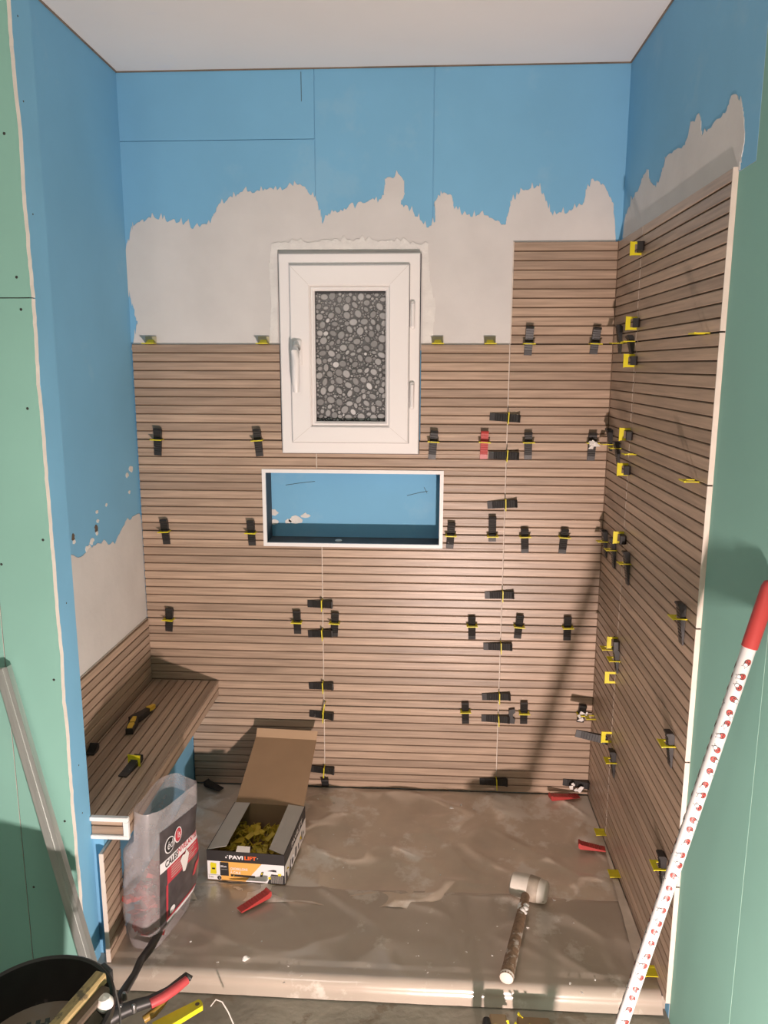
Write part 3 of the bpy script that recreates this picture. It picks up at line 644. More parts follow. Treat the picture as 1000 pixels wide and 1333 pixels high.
# ------------------------------------------------------------------ tools on the bench
q_ = frame((-1.021, -.575, BZ1), *F_TOP)
r = clip_thing(q_ @ Matrix.Rotation(R(90), 4, 'Y'), 'yellow clip with black wedge pressed into the bench top', 'levelling clips on the bench', ('black', .020, .062), 8)
p = at(122, 986, 'z', BZ1); loose_wedge((-1.163, -.530, BZ1), (-1.163, -.500, BZ1), 'black', 'black wedge on the bench top against the left wall', .0)
kn = thing('folding_knife', 'small yellow and black folding cutter lying open on the bench', 'knife', (-1.1, -.33, BZ1))
OK = (-1.1, -.33, BZ1)
A, B, C_ = Vector((-1.100, -.405, BZ1 + .0095)), Vector((-1.113, -.325, BZ1 + .0105)), Vector((-1.083, -.235, BZ1 + .012))
def bar(mb, a, b, w0, w1, t, mi=0, c=.0025):
    d = (b - a).normalized(); s = d.cross(Z_).normalized(); n = s.cross(d); L_ = (b - a).length
    m = Matrix((d, s, n)).transposed().to_4x4(); m.translation = a
    poly = [(0, -w0), (L_ * .3, -(w0 * .9 + w1 * .1)), (L_ * .75, -w1 * 1.05), (L_, -w1 * .8), (L_, w1 * .8), (L_ * .6, w1), (L_ * .2, w0 * 1.05), (0, w0)]
    mb.prism([(x, z) for x, z in poly], -t, t, mi, m @ Matrix.Rotation(R(90), 4, 'X')); return mb
bar(MB(), A, B, .0105, .012, .0085).build('body', 'black', kn, off=OK)
bar(MB(), A.lerp(B, .06) + Z_ * .006, A.lerp(B, .50) + Z_ * .006, .0075, .0085, .004).build('grip', 'knife_y', kn, off=OK)
bar(MB(), A.lerp(B, .56) + Z_ * .006, A.lerp(B, .98) + Z_ * .006, .0075, .0065, .004).build('grip', 'knife_y', kn, off=OK)
bar(MB(), B - Vector((.004, .01, 0)), B.lerp(C_, .75), .015, .009, .0085).build('head', 'black', kn, off=OK)
bar(MB(), B.lerp(C_, .62) + Z_ * .005, B.lerp(C_, .95) + Z_ * .002, .0085, .006, .006).build('nose', 'knife_y', kn, off=OK)
bar(MB(), B.lerp(C_, .9), B.lerp(C_, 1.2), .005, .0025, .0012).build('blade', 'steel', kn, off=OK)

# ------------------------------------------------------------------ open box of clips
BO = Vector((-.854, -.516, .004)); bw = Vector((.2225, -.012, 0)); bd = Vector((.020, .245, 0)); bh = .094
box = thing('clip_box', 'open black and orange cardboard box with its brown lid folded back', 'box', BO)
eu, ev = bw.normalized(), bd.normalized(); W_, D_ = bw.length, bd.length
def bp(u, v, z): return eu * u + ev * v + Z_ * z
def slab(u0, v0, u1, v1, z0, z1, name, m_, parent):
    mb = MB(); mb.add([bp(u0, v0, z0), bp(u1, v0, z0), bp(u1, v1, z0), bp(u0, v1, z0), bp(u0, v0, z1), bp(u1, v0, z1), bp(u1, v1, z1), bp(u0, v1, z1)],
                      [(3, 2, 1, 0), (4, 5, 6, 7), (0, 1, 5, 4), (1, 2, 6, 5), (2, 3, 7, 6), (3, 0, 4, 7)]); return mb.build(name, m_, parent)
th = .0022
slab(0, 0, W_, D_, .0, th, 'bottom', 'card', box)
front = slab(0, 0, W_, th, th, bh, 'front_panel', 'ink', box); right = slab(W_ - th, th, W_, D_, th, bh, 'side_panel', 'ink', box)
slab(0, th, th, D_, th, bh, 'side_panel', 'ink', box); slab(th, D_ - th, W_ - th, D_, th, bh, 'back_panel', 'card', box)
slab(th, th, W_ - th, th + .001, th, bh - .002, 'liner', 'card', box); slab(th, th, th + .001, D_ - th, th, bh - .002, 'liner', 'card', box); slab(W_ - th - .001, th, W_ - th, D_ - th, th, bh - .002, 'liner', 'card', box)
def flap(pts, name, m_, t=.0018, m2=None):
    a = [bp(*p) for p in pts]; n = (a[1] - a[0]).cross(a[3] - a[0]).normalized() * t; mb = MB()
    mb.add(a + [p - n for p in a], [(0, 1, 2, 3), (7, 6, 5, 4), (0, 4, 5, 1), (1, 5, 6, 2), (2, 6, 7, 3), (3, 7, 4, 0)]); return mb.build(name, m_, box)
flap([(.002, .004, bh), (.050, .022, bh + .002), (.050, D_ - .004, bh + .003), (.002, D_ - .002, bh)], 'flap', 'card_grey')
flap([(W_ - .052, .030, bh - .004), (W_ - .002, .002, bh), (W_ - .002, D_ - .002, bh), (W_ - .052, D_ - .002, bh + .004)], 'flap', 'card_grey')
LT = (D_ + .200, bh + .118)
lid = flap([(.004, D_, bh), (W_ - .004, D_, bh), (W_ - .008, LT[0], LT[1]), (.010, LT[0], LT[1])], 'lid', 'card')
flap([(.010, LT[0], LT[1]), (W_ - .008, LT[0], LT[1]), (W_ - .006, LT[0] + .012, LT[1] + .026), (.011, LT[0] + .012, LT[1] + .026)], 'lid_lip', 'card_lip')
flap([(.084, .001, bh), (.124, .001, bh), (.122, .014, bh + .010), (.086, .014, bh + .010)], 'lock_tab', 'card_grey', .0015)
# printing on the front panel: (x, z) rectangles just proud of the card
def print_on(parent, F, O, polys, name, m_, lift=.0005):
    mb = MB()
    for pl in polys:
        tri = tessellate_polygon([[Vector((p[0], p[1], 0)) for p in pl]])
        mb.add([O + F[0] * p[0] + F[2] * p[1] - F[1] * lift for p in pl], [tuple(t) for t in tri])
    return mb.build(name, m_, parent)
def text_on(parent, F, O, txt, x, z, size, m_, lift=.0009, bold=0, squash=1, name='lettering'):
    vs, fs = text_mesh(txt, size, bold, squash); mb = MB()
    mb.add([O + F[0] * (x + a) + F[2] * (z + b) - F[1] * lift for a, b in vs], fs); return mb.build(name, m_, parent)
rc = lambda a, b, c, d: [(a, c), (b, c), (b, d), (a, d)]
FF = (eu, ev, Z_); O0 = Vector((0, 0, 0))
print_on(front, FF, O0, [[(.040, .004), (.110, .004), (.158, .062), (.040, .062)]], 'orange_panel', 'orange')
print_on(front, FF, O0, [rc(.001, .040, .004, .062)], 'white_panel', 'paper')
print_on(front, FF, O0, [[(.110, .004), (.2215, .004), (.2215, .062), (.158, .062)]], 'white_panel', 'paper')
print_on(front, FF, O0, [rc(.0375, .0625, .018, .060), [(.068, .0175), (.137, .0175), (.139, .020), (.137, .024), (.068, .024)], [(.173, .004), (.2215, .004), (.2215, .031), (.185, .033)], [(.151, .022), (.157, .038), (.163, .039), (.159, .023)], [(.173, .042), (.200, .040), (.199, .046), (.190, .047)],
                       [(.0345 + .0062 * math.cos(k * .524), .0105 + .0062 * math.sin(k * .524)) for k in range(12)]], 'black_panel', 'ink', .0008)
print_on(front, FF, O0, [[(.009, .022), (.024, .021), (.0275, .024), (.0265, .037), (.0275, .055), (.011, .057), (.0095, .050), (.0105, .038)], rc(.176, .183, .017, .024), rc(.204, .213, .029, .036), [(.155, .030), (.158, .036), (.160, .036), (.158, .029)]], 'clip_picture', 'yellow', .001)
print_on(front, FF, O0, [rc(.184 + i * .0035, .1848 + i * .0035, .005, .029) for i in range(10)] + [rc(.0415, .059, .0375, .0382)], 'grey_lines', 'card_grey', .0011)
print_on(front, FF, O0, [rc(.003, .036, .0185, .0192), rc(.0145, .023, .036, .041)], 'fine_line', 'ink', .0012)
text_on(front, FF, O0, 'PAVI', .064, .072, .0155, 'paper', bold=.0007, squash=1.32)
text_on(front, FF, O0, 'LIFT', .1085, .072, .0155, 'redorange', bold=.0006, squash=1.22)
print_on(front, FF, O0, [rc(.054, .058, .073, .078), rc(.059, .0615, .080, .083), rc(.1455, .147, .077, .079)], 'logo_dots', 'paper')
text_on(front, FF, O0, 'CROISILLONS', .067, .038, .0105, 'paper', bold=.0002, squash=.78)
text_on(front, FF, O0, '\u00c0 CALE', .067, .0265, .0105, 'paper', bold=.0002, squash=.85)
text_on(front, FF, O0, '500 pcs', .0395, .045, .0075, 'paper', bold=.0002, squash=.72, lift=.0013)
text_on(front, FF, O0, '2 mm', .004, .0095, .0075, 'ink', bold=.0001, squash=.8)
text_on(front, FF, O0, '1', .0330, .0075, .0085, 'paper', lift=.0013)
FS = (ev, -eu, Z_); OS = eu * W_
print_on(right, FS, OS, [rc(.001, D_ - .002, .004, .058)], 'white_panel', 'card_grey')
print_on(right, FS, OS, [[(.006, .006), (.030, .006), (.022, .030), (.010, .034)], [(.045, .008), (.075, .008), (.085, .03), (.06, .04)], [(.11, .012), (.125, .010), (.135, .034), (.118, .04)]] + [rc(.15 + .02 * i, .16 + .02 * i, .012 + .008 * (i % 2), .03 + .006 * (i % 3)) for i in range(4)], 'dark_pictures', 'ink', .0008)
print_on(right, FS, OS, [[(.082 + .02 * math.cos(k * .524), .022 + .016 * math.sin(k * .524)) for k in range(12)]], 'round_picture', 'paper', .001)
print_on(right, FS, OS, [[(.082 + .011 * math.cos(k * .524), .022 + .010 * math.sin(k * .524)) for k in range(12)]], 'round_picture', 'ink', .0012)
text_on(right, FS, OS, 'PAVILIFT', .075, .066, .022, 'card_grey', bold=.0005, squash=1.5)
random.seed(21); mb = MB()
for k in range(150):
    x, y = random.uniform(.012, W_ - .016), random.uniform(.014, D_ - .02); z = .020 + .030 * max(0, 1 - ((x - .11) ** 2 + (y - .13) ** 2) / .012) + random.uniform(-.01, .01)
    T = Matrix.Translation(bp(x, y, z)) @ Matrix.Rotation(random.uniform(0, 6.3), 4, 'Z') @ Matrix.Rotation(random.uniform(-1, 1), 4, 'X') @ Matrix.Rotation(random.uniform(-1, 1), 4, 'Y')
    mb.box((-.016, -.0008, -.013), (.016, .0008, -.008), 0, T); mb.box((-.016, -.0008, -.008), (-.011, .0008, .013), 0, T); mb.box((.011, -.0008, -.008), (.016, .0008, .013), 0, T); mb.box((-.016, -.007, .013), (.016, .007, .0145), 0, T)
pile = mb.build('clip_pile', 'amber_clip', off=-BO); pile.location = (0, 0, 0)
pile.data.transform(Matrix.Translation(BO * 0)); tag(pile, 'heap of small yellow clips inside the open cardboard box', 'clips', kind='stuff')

# ------------------------------------------------------------------ clear plastic bag with a printed label
BA = [Vector(p) for p in ((-.905, -.815, 0), (-.858, -.592, 0), (-.945, -.575, 0), (-.992, -.785, 0))]
BT = [Vector(p) for p in ((-.893, -.802, .378), (-.837, -.600, .352), (-.925, -.580, .362), (-.982, -.775, .385))]
OG = Vector((-.925, -.70, 0)); bag = thing('plastic_bag', 'clear plastic bag with black and red label standing under the bench', 'bag', OG)
def bag_pt(s, t):
    """s runs 0..4 round the corners, t 0..1 up"""
    i = int(s) % 4; f = s - int(s); j = (i + 1) % 4
    lo = BA[i].lerp(BA[j], f); hi = BT[i].lerp(BT[j], f); p = lo.lerp(hi, t)
    c = (sum(BA, Vector()) / 4).lerp(sum(BT, Vector()) / 4, t); out = (p - c); out.z = 0
    rnd_ = 1 - .16 * (abs(2 * f - 1) ** 4)
    pinch = .80 + .20 * min(1, t / .22) - .04 * t
    bulge = 1 + .05 * math.sin(math.pi * min(1, t * 1.4)) + .05 * noise.noise((s * 1.7 if s < 3.9 else .0, t * 4.2, 1.1)) + .018 * noise.noise((s * 6 if s < 3.9 else .0, t * 15, 3.3))
    q = c + out * rnd_ * bulge * pinch * 1.10; q.z = p.z + (.006 * noise.noise((s * 2, 4, 1)) if t > .9 else 0) + .004
    q.x = max(q.x, -.999 if q.z < .26 else min(-.941, -.999 + (q.z - .26) / .05 * .058))
    return q
def bag_n(s, t):
    a = bag_pt(s + .02, t) - bag_pt(s - .02, t) if s > .03 else bag_pt(s + .03, t) - bag_pt(s, t); b = bag_pt(s, min(1, t + .02)) - bag_pt(s, max(0, t - .02)); return a.cross(b).normalized()
NS, NT = 64, 30; mb = MB()
mb.add([bag_pt(4 * (i % NS) / NS, j / NT) - OG for j in range(NT + 1) for i in range(NS)],
       [(j * NS + i, j * NS + (i + 1) % NS, (j + 1) * NS + (i + 1) % NS, (j + 1) * NS + i) for j in range(NT) for i in range(NS)] + [tuple(range(NS))])
film = mb.build('film', 'bag', bag, True)
def on_bag(s0, s1, t0, t1, name, m_, lift, ns=12, nt=10, sl=0, parent=None):
    mb = MB(); g = [(s0 + (s1 - s0) * i / ns, t0 + (t1 - t0) * j / nt) for j in range(nt + 1) for i in range(ns + 1)]
    mb.add([bag_pt(s, t) + bag_n(s, t) * lift - OG for s, t in g], [(j * (ns + 1) + i, j * (ns + 1) + i + 1, (j + 1) * (ns + 1) + i + 1, (j + 1) * (ns + 1) + i) for j in range(nt) for i in range(ns)])
    return mb.build(name, m_, parent or bag, True)
def poly_bag(pts, name, m_, lift, parent):
    tri = tessellate_polygon([[Vector((a, b, 0)) for a, b in pts]]); mb = MB()
    mb.add([bag_pt(a, b) + bag_n(a, b) * lift - OG for a, b in pts], [tuple(t) for t in tri]); return mb.build(name, m_, parent)
lab = on_bag(.14, .97, .13, .84, 'label', 'darkgrey', .0012)
on_bag(.14, .97, .555, .625, 'white_band', 'paper', .002, parent=lab); on_bag(.27, .97, .44, .555, 'red_band', 'pink', .002, parent=lab)
on_bag(.25, .285, .17, .44, 'red_line', 'pink', .002, 3, 12, parent=lab); on_bag(.25, .97, .165, .18, 'red_line', 'pink', .002, parent=lab); on_bag(.27, .97, .132, .160, 'white_band', 'paper', .002, parent=lab)
el = lambda cx, cy, rx, ry, n=18, a=0: [(cx + rx * math.cos(t) * math.cos(a) - ry * 1.0 * math.sin(t) * math.sin(a), cy + rx * math.cos(t) * math.sin(a) + ry * math.sin(t) * math.cos(a)) for t in [2 * math.pi * k / n for k in range(n)]]
poly_bag(el(.32, .71, .095, .058), 'logo_ring', 'paper', .0026, lab); poly_bag(el(.32, .71, .082, .050), 'logo_disc', 'ink', .0032, lab)
poly_bag(el(.475, .735, .072, .058), 'logo_ring', 'paper', .0038, lab); poly_bag(el(.475, .735, .060, .050), 'logo_disc', 'pink', .0044, lab)
poly_bag(el(.36, .215, .05, .028), 'round_mark', 'paper', .0026, lab)
poly_bag([(.74, .30), (.80, .29), (.90, .36), (.93, .41), (.86, .385), (.80, .38)], 'red_picture', 'pink', .0026, lab)
poly_bag([(.53, .43), (.57, .42), (.62, .455), (.66, .525), (.62, .57), (.58, .545), (.54, .555), (.49, .53), (.52, .48)], 'plaster_splash', 'wet', .006, lab)
def bag_text(txt, s, t, size, m_, squash=1, bold=0, lift=.003):
    vs, fs = text_mesh(txt, 1, bold, squash); mb = MB(); k = size / .23; kt = size / .37
    mb.add([bag_pt(s + a * k, t + b * kt) + bag_n(s + a * k, t + b * kt) * lift - OG for a, b in vs], fs); return mb.build('lettering', m_, lab)
bag_text('\u00e9di', .265, .688, .030, 'paper', .85, lift=.0046); bag_text('ls', .452, .715, .028, 'paper', .8, lift=.0056)
bag_text('CALES', .23, .572, .0235, 'ink', .85, .02); bag_text('NIVELANTES X', .475, .585, .0215, 'pink', .80, .02)
for i in range(5): on_bag(.34, .86 - .06 * (i % 3), .535 - .018 * i, .540 - .018 * i, 'small_print', 'card_grey', .0026, 6, 1, parent=lab)
random.seed(8); mb = MB()
for k in range(70):
    s, f = random.random(), random.random(); a = BA[0].lerp(BA[1], s); b = BA[3].lerp(BA[2], s); p = a.lerp(b, .2 + .6 * f); p = OG.lerp(p, .80); p.z = random.uniform(.03, .15)
    T = Matrix.Translation(p - OG) @ Matrix.Rotation(random.uniform(0, 6.3), 4, 'Z') @ Matrix.Rotation(random.uniform(-.6, .6), 4, 'Y')
    mb.add([T @ Vector(q) for q in ((-.032, -.010, 0), (.032, -.010, 0), (.032, .010, 0), (-.032, .010, 0), (.032, -.010, .013), (.032, .010, .013))], [(3, 2, 1, 0), (0, 1, 4), (2, 3, 5), (1, 2, 5, 4), (0, 4, 5, 3)])
rest_ = mb.build('wedge_heap', 'red'); rest_.location = OG; tag(rest_, 'red wedges seen dimly through the clear plastic bag', 'wedges', kind='stuff')

# ------------------------------------------------------------------ rubber mallet
HA, HB = Vector((.034, -.560, .040)), Vector((-.049, -.852, .026))
ml = thing('rubber_mallet', 'rubber mallet with pale dusty head and worn wooden handle on the floor', 'mallet', (HA.x, HA.y, 0)); OM = Vector((HA.x, HA.y, 0))
d = (HB - HA).normalized(); s_ = d.cross(Z_).normalized(); ax = (s_ * -1).normalized()
def axis_m(o, zdir):
    zdir = zdir.normalized(); a = zdir.cross(Z_) if abs(zdir.z) < .9 else zdir.cross(X_); a.normalize(); b = zdir.cross(a); m = Matrix((a, b, zdir)).transposed().to_4x4(); m.translation = o; return m
hc = HA + Vector((.008, .012, .002)); ax = Vector((.93, -.36, -.02)).normalized()
MB().lathe([(0, -.050), (.024, -.050), (.029, -.046), (.0315, -.030), (.0335, -.004), (.0335, .004), (.0315, .030), (.029, .046), (.024, .050), (0, .050)], 28, 0, axis_m(hc - OM, ax)).build('head', 'rubber', ml, True)
MB().lathe([(.0325, -.003), (.0340, .0), (.0332, .020), (.0315, .028)], 28, 0, axis_m(hc - OM, ax), True).build('head_band', 'band', ml, True)
MB().tube([HA - OM - d * .01, HA - OM + d * .04, HA.lerp(HB, .4) - OM, HA.lerp(HB, .75) - OM, HB - OM], [.0115, .0115, .0135, .0155, .0165], 14).build('handle', 'wood', ml, True)
MB().lathe([(0, 0), (.012, 0), (.016, -.003), (.0172, -.012)], 16, 0, axis_m(HB - OM + d * .003, d)).build('handle_end', 'biscuit', ml, True)
mb = MB(); random.seed(4)
for k in range(9):
    c = HA.lerp(HB, .20 + .012 * k) - OM + Vector((random.uniform(-.010, .010), 0, random.uniform(.006, .011))); rr = random.uniform(.006, .010); mb.lathe([(0, -rr), (rr * .8, -rr * .5), (rr, 0), (rr * .6, rr * .7), (0, rr)], 8, 0, Matrix.Translation(c) @ Matrix.Scale(.6, 4, Z_))
mb.build('plaster_lump', 'wet', ml, True)

# ------------------------------------------------------------------ ladybird pole leaning on the right wall
PR = .0115
top = at(990, 800, 'x', .3062); low = at(812, 1333, 'y', -1.2267)
d = (top - low).normalized(); p0 = low + d * ((ZF + .004 - low.z) / d.z); p1 = top + d * .062; PL = (p1 - p0).length
pole = thing('broom_pole', 'white pole printed with red ladybirds, red cap, leaning on the green wall', 'pole', p0)
pole.matrix_basis = axis_m(p0, d)
MB().lathe([(0, 0), (PR, 0), (PR, PL - .115), (PR * .9, PL - .11), (0, PL - .11)], 28).build('shaft', 'pole', pole, True)
MB().lathe([(PR, PL - .118), (PR + .0018, PL - .117), (PR + .0018, PL - .012), (PR * .95, PL - .003), (PR * .5, PL), (0, PL)], 28).build('cap', 'red', pole, True)
def bug_mesh(rot, var):
    mb = MB(); c, s = math.cos(rot), math.sin(rot)
    def disc(cx, cy, rx, ry, lift, mi, n=12):
        vs = []; fr = (1, .68, .36, .04)
        for f_ in fr:
            for k in range(n):
                a = 2 * math.pi * k / n; x, y = cx + rx * f_ * math.cos(a), cy + ry * f_ * math.sin(a); x, y = x * c - y * s, x * s + y * c
                th_ = y / PR; vs.append(((PR + lift) * math.cos(th_), (PR + lift) * math.sin(th_), x))
        mb.add(vs, [(q * n + k, q * n + (k + 1) % n, (q + 1) * n + (k + 1) % n, (q + 1) * n + k) for q in range(3) for k in range(n)] + [tuple(range(3 * n, 4 * n))], mi)
    disc(.001, 0, .0060, .0056, .0003, 1); disc(.0016, 0, .0047, .0044, .0005, 0); disc(-.0042, .0002, .0036, .0038, .0006, 1); disc(-.0043, .0002, .0028, .0030, .0008, 2)
    disc(.0014, .0017, .0014, .0013, .0007, 1, 8); disc(.0012 + .001 * var, -.0019, .0013, .0012, .0007, 1, 8)
    disc(-.0092, .0030, .0008, .0008, .0003, 1, 6); disc(-.0090, -.0028, .0008, .0008, .0003, 1, 6)
    me = bpy.data.meshes.new('ladybird'); me.from_pydata(mb.v, [], mb.f)
    for m_ in ('bugred', 'ink', 'white'): me.materials.append(M[m_])
    me.polygons.foreach_set('material_index', mb.m); return me
BUGS = [bug_mesh(r_, i % 2) for i, r_ in enumerate((.5, 2.2, -.6, 1.3, -1.2))]
# angle of the camera as seen from the pole
loc = pole.matrix_basis.inverted() @ CAM; a0 = math.atan2(loc.y, loc.x); random.seed(14)
for cidx in range(3):
    z = .03 + .007 * cidx; k = 0
    while z < PL - .128:
        o = link('ladybird', BUGS[(k * 2 + cidx) % 5], pole); o.location = (0, 0, z); o.rotation_euler = (0, 0, a0 + R(22) + cidx * R(120) + random.uniform(-.12, .12))
        z += (.0225, .0185, .025)[k % 3]; k += 1

# ------------------------------------------------------------------ metal profile leaning on the partition
a, b = at(2, 872, 'y', -.921), Vector((-1.0235, -.965, ZF + .004)); b = at(118, 1262, 'y', -.958)
d = (a - b).normalized(); b = b + d * ((ZF + .003 - b.z) / d.z); L_ = (a - b).length
pf = thing('metal_profile', 'galvanised U-shaped stud profile leaning on the green wall behind the bucket', 'profile', b)
n_ = Vector((0, -1, 0)); n_ = (n_ - d * n_.dot(d)).normalized(); s_ = d.cross(n_).normalized()
pf.matrix_basis = frame(b, s_, -n_, d)
MB().box((-.0140, -.001, 0), (.0140, .0, L_)).build('web', 'alu', pf)
for sgn in (-1, 1):
    MB().box((sgn * .0140 - .0005, -.001, 0), (sgn * .0140 + .0005, .016, L_)).build('flange', 'alu', pf)
MB().box((-.004, -.0025, .002), (.004, -.0008, L_ - .002)).build('rib', 'alu', pf)
for z in (.18, .30, L_ - .05): MB().lathe([(0, -.0003), (.0035, -.0003)], 12, 0, Matrix.Translation((.007, -.0012, z)) @ Matrix.Rotation(R(90), 4, 'X')).build('hole', 'ink', pf)

# ------------------------------------------------------------------ black bucket, trowel
BC = Vector((-.950, -1.269, ZF)); BH = .32; BR = .137
bk_ = thing('bucket', 'black mortar bucket half full of murky water in the lower left corner', 'bucket', BC)
MB().lathe([(0, .001), (.100, .001), (.108, .006), (BR - .006, BH - .03), (BR - .004, BH - .012), (BR, BH - .010), (BR, BH), (BR - .006, BH), (BR - .011, BH - .03), (.104, .012), (0, .010)], 56).build('body', 'bucket', bk_, True)
MB().lathe([(BR - .001, BH - .018), (BR + .003, BH - .016), (BR + .003, BH + .001), (BR - .001, BH + .003), (BR - .006, BH)], 56).build('rim', 'bucket', bk_, True)
wt = []
MB().lathe([(0, .232), (.06, .2326), (.1255, .232)], 48).build('water', 'slurry', bk_, True)
for an in (52, 232):
    c, s = math.cos(R(an)), math.sin(R(an)); T = Matrix.Translation((c * (BR + .004), s * (BR + .004), BH - .012)) @ Matrix.Rotation(R(an), 4, 'Z')
    MB().cbox((-.004, -.016, -.016), (.008, .016, .014), .003, 0, T).build('lug', 'bucket', bk_)
hp = []
for k in range(17):
    t = k / 16 * math.pi; v = Vector((math.cos(t) * (BR + .009), -math.sin(t) * (BR + .010), 0)); v = Matrix.Rotation(R(52), 3, 'Z') @ v; hp.append(v + Z_ * (BH - .016 - .10 * math.sin(t)))
MB().tube(hp, .0022, 8).build('wire_handle', 'steel', bk_, True)
TA, TB = at(134, 1274, 'z', .302), at(78, 1340, 'z', .298)
d = (TB - TA).normalized(); tr = thing('notched_trowel', 'dirty notched trowel with wooden bar resting across the black bucket', 'trowel', TA)
s_ = d.cross(Z_).normalized(); tr.matrix_basis = frame(TA, d, s_, Z_) if frame(TA, d, s_, Z_).determinant() > 0 else frame(TA, d, -s_, Z_)
TLn = .26
MB().cbox((-.004, -.0125, -.012), (TLn - .02, .0125, .012), .004).build('wooden_bar', 'trowel_wood', tr)
sd = 1 if (tr.matrix_basis @ Vector((0, 1, 0)) - TA).x > 0 else 1
MB().cbox((.010, sd * .012 - .018, -.020), (TLn - .03, sd * .012 + .018, -.002), .004).build('blade_mount', 'rubber_rim', tr)
bl = [(TLn, 0), (.075, 0)]; nn = 9; e0, e1 = Vector((.075, .012)), Vector((.155, .125)); nd = Vector((-(e1 - e0).y, (e1 - e0).x)).normalized() * .009
for k in range(nn):
    p_, q_ = e0.lerp(e1, k / nn), e0.lerp(e1, (k + .5) / nn); bl += [tuple(p_), tuple(q_), tuple(q_ - nd), tuple(e0.lerp(e1, (k + 1) / nn) - nd)]
bl += [tuple(e1), (TLn, .125)]
MB().prism([(x, sd * z) for x, z in bl], 0, .0012, 0, Matrix.Translation((.0, 0, -.0135)) @ Matrix.Rotation(R(90), 4, 'X')).build('blade', 'darksteel', tr)
MB().lathe([(0, -.016), (.010, -.013), (.0155, -.004), (.0155, .004), (.010, .013), (0, .016)], 18, 0, Matrix.Translation((.034, sd * .034, -.016))).build('knob', 'wet', tr, True)

# ------------------------------------------------------------------ pliers and scraps on the threshold
pl = thing('levelling_pliers', 'black levelling pliers with one red-gripped handle lying on the threshold', 'pliers', (-.926, -.96, ZF)); OP = Vector((-.926, -.96, ZF))
P = lambda u, v, z: at(u, v, 'z', z) - OP
MB().tube([P(150, 1318, .05), P(163, 1294, .052), P(178, 1270, .055), P(186, 1252, .054), P(198, 1236, .048), P(210, 1215, .040)], [.011, .0105, .0085, .0095, .0105, .0095], 12).build('handle', 'darksteel', pl, True)
MB().tube([P(138, 1333, .06), P(160, 1319, .068), P(182, 1310, .070), P(205, 1303, .070)], [.016, .015, .013, .011], 12).build('jaw', 'darksteel', pl, True)
hdl = MB().tube([P(196, 1305, .070), P(222, 1292, .072), P(246, 1272, .074), P(252, 1275, .068)], [.0105, .0105, .0095, .006], 12).build('handle', 'darksteel', pl, True)
MB().tube([P(199, 1308, .074), P(215, 1300, .076), P(232, 1288, .078), P(246, 1277, .079)], [.0102, .0108, .0108, .0092], 12).build('red_grip', 'redgrip', hdl, True)
for u, v in ((165, 1296), (160, 1313), (177, 1312)): MB().lathe([(0, .006), (.004, .005), (.006, 0), (.006, -.012)], 14, 0, Matrix.Translation(P(u, v, .078))).build('rivet', 'steel', pl, True)
MB().tube([P(190, 1329, .04), P(203, 1320, .045), P(214, 1308, .05), P(228, 1292, .045)], [.008, .0095, .008, .003], 10).build('return_spring', 'amber', pl, True)
yt = thing('yellow_handle_tool', 'yellow plastic tool handle with a hanging hole beside the pliers', 'tool handle', (-.78, -1.0, ZF)); OY = Vector((-.78, -1.0, ZF))
A, B = at(266, 1308, 'z', .05) - OY, at(205, 1342, 'z', .045) - OY
d = (A - B).normalized(); s_ = d.cross(Z_).normalized(); Ly = (A - B).length
m4 = Matrix((d, s_, s_.cross(d))).transposed().to_4x4(); m4.translation = B
outl = [(0, -.016), (Ly * .5, -.014), (Ly * .8, -.012), (Ly * .97, -.011), (Ly, -.005), (Ly, .005), (Ly * .97, .011), (Ly * .8, .012), (Ly * .5, .014), (0, .016)]
bd_ = MB().prism(outl, -.006, .006, 0, m4 @ Matrix.Rotation(R(90), 4, 'X')).build('handle', 'yellow', yt)
MB().lathe([(0, .0064), (.005, .0064)], 14, 0, Matrix.Translation(m4 @ Vector((Ly * .9, 0, 0))) ).build('hanging_hole', 'rubber_rim', yt)
wr = MB().tube([at(u, v, 'z', z) for u, v, z in ((277, 1311, .03), (284, 1302, .04), (292, 1305, .035), (300, 1318, .01), (308, 1336, -.02))], .0016, 7).build('wire_scrap', 'card_grey', None, True)
tag(wr, 'thin pale wire scrap curving over the threshold', 'wire')
# offcuts low in the middle
def offcut(u0, u1, v, ztop, dep, h, name, m_, label, cat, c=.003):
    a, b = at(u0, v, 'z', ztop), at(u1, v, 'z', ztop); y = (a.y + b.y) / 2
    o = MB().cbox((a.x, y - dep, ztop - h), (b.x, y, ztop), c).build(name, m_); return tag(o, label, cat, 'scraps in front of the threshold')
offcut(640, 662, 1318, -.002, .06, .036, 'cardboard_offcut', 'card_lip', 'tan cardboard offcut in front of the threshold', 'offcut')
offcut(676, 718, 1322, -.006, .06, .032, 'wood_offcut', 'card', 'brown wooden offcut in front of the threshold', 'offcut')
A = at(636, 1322, 'z', .012); sp = thing('putty_knife', 'black rounded tool handle standing at the bottom edge of the picture', 'putty knife', (A.x, A.y - .05, ZF))
MB().tube([(0, -.06, .012), (0, -.02, .030), (0, .02, .048), (0, .042, .052)], [.010, .011, .012, .008], 12).build('handle', 'black', sp, True)
MB().box((-.02, -.16, .001), (.02, -.055, .004)).build('blade', 'steel', sp)
for u, v, rot, lab_ in ((656, 1331, 20, 'yellow clip lying among scraps, nearest the black tool handle'), (676, 1325, 70, 'yellow clip lying among scraps, nearest the wooden offcut'), (688, 1328, 130, 'rightmost yellow clip of the three lying among scraps')):
    p = at(u, v, 'z', -.004); Mx = Matrix.Translation((p.x, p.y, -.004)) @ Matrix.Rotation(R(rot), 4, 'Z') @ Matrix.Rotation(R(50), 4, 'X'); clip_thing(Mx, lab_, 'scraps in front of the threshold', None)
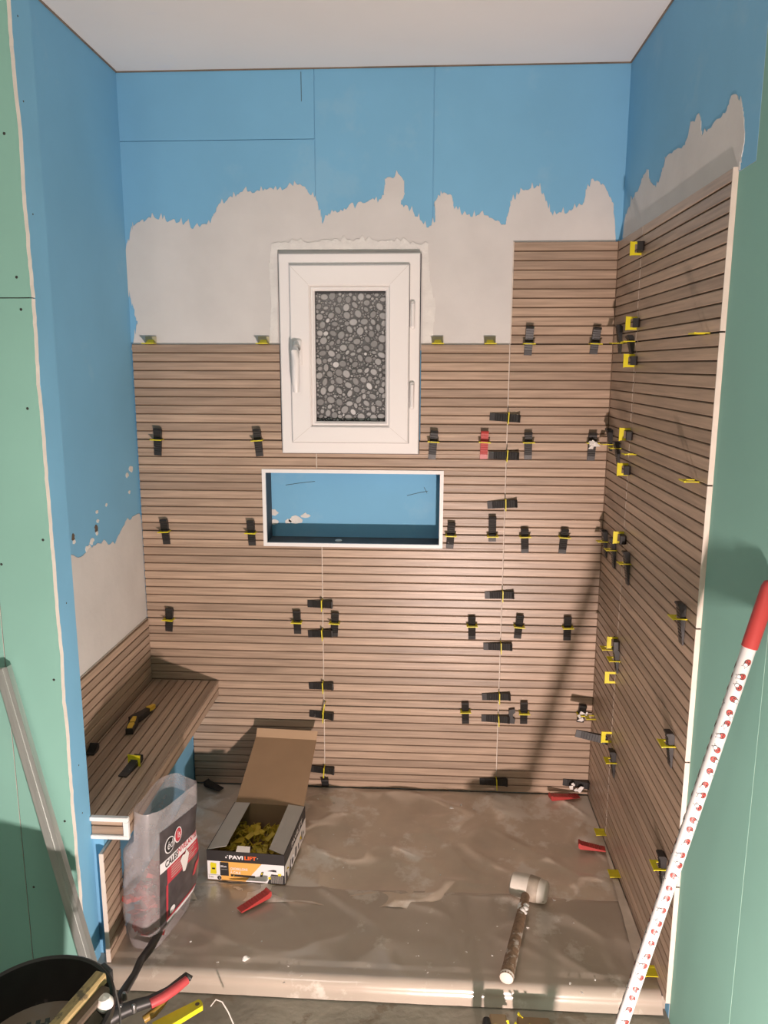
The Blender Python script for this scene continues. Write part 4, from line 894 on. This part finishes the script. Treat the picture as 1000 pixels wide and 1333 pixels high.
# plaster crumbs
random.seed(31); mb = MB()
for u, v, r_ in [(323, 1248, .010), (286, 1253, .004), (250, 1226, .004), (690, 1205, .007), (748, 1200, .006), (764, 1198, .004), (724, 1170, .006), (470, 1105, .004), (393, 1083, .006), (388, 1140, .005), (437, 1045, .006), (415, 1040, .005), (602, 1047, .006), (618, 1052, .005), (590, 1050, .008), (760, 1290, .004), (745, 1278, .004), (372, 1278, .004), (395, 1270, .004), (728, 1196, .005)] + [(random.uniform(280, 790), random.uniform(1045, 1275), random.uniform(.0015, .0035)) for _ in range(70)]:
    p = at(u, v, 'z', .008)
    if -.86 < p.x < -.60 and -.56 < p.y < -.24: continue
    vs = [(p.x + r_ * random.uniform(-1, 1), p.y + r_ * random.uniform(-1, 1), .004 + r_ * random.uniform(0, .9)) for _ in range(7)]
    bm = bmesh.new()
    for q_ in vs: bm.verts.new(q_)
    bmesh.ops.convex_hull(bm, input=bm.verts); bm.verts.index_update()
    mb.add([x.co.copy() for x in bm.verts], [tuple(x.index for x in f.verts) for f in bm.faces]); bm.free()
o = mb.build('plaster_crumbs', 'wet'); tag(o, 'small plaster crumbs scattered over the plastic sheet', 'crumbs', kind='stuff')

# ------------------------------------------------------------------ lights: floor work light, added fill lamp behind
aim = (LAMP_AIM - LAMP).normalized()
fl = thing('work_light', 'black floor work light facing the shower', 'work light', (LAMP.x, LAMP.y, ZF)); OL = Vector((LAMP.x, LAMP.y, ZF))
mL = axis_m(LAMP - OL - aim * .012, aim)
MB().cbox((-.085, -.062, -.045), (.085, .062, .004), .008, 0, mL).build('housing', 'lampbody', fl)
em = bpy.data.materials.new('led_face'); em.use_nodes = True; pe = em.node_tree.nodes['Principled BSDF']; pe.inputs['Emission Color'].default_value = (1, .95, .88, 1); pe.inputs['Emission Strength'].default_value = 4
MB().box((-.03, -.024, .0045), (.03, .024, .0055), 0, mL).build('led_face', em, fl)
MB().tube([(-.09, .01, .1), (-.10, .01, .012), (-.10, -.06, .008), (.10, -.06, .008), (.10, .01, .012), (.09, .01, .1)], .006, 8).build('stand', 'lampbody', fl, True)
ld = bpy.data.lights.new('work_light_beam', 'AREA'); ld.shape = 'RECTANGLE'; ld.size = .05; ld.size_y = .04; ld.spread = R(148); ld.energy = LAMP_W; ld.color = (1, .805, .745)
lo = bpy.data.objects.new('work_light_beam', ld); COL.objects.link(lo); lo.parent = fl
lo.matrix_basis = Matrix.Translation(LAMP - OL + aim * .002) @ aim.to_track_quat('-Z', 'Y').to_matrix().to_4x4()
cl = thing('fill_lamp', 'added round fill lamp under the ceiling behind', 'fill lamp', (FILL.x, FILL.y, ZC))
MB().lathe([(0, 0), (.11, 0), (.11, -.03), (.09, -.07), (0, -.085)], 32).build('diffuser', em, cl, True)
bl_ = bpy.data.lights.new('fill_lamp_glow', 'POINT'); bl_.energy = FILL_W; bl_.color = (1, .85, .77); bl_.shadow_soft_size = .09
bo = bpy.data.objects.new('fill_lamp_glow', bl_); COL.objects.link(bo); bo.parent = cl; bo.location = (0, 0, FILL.z - ZC)
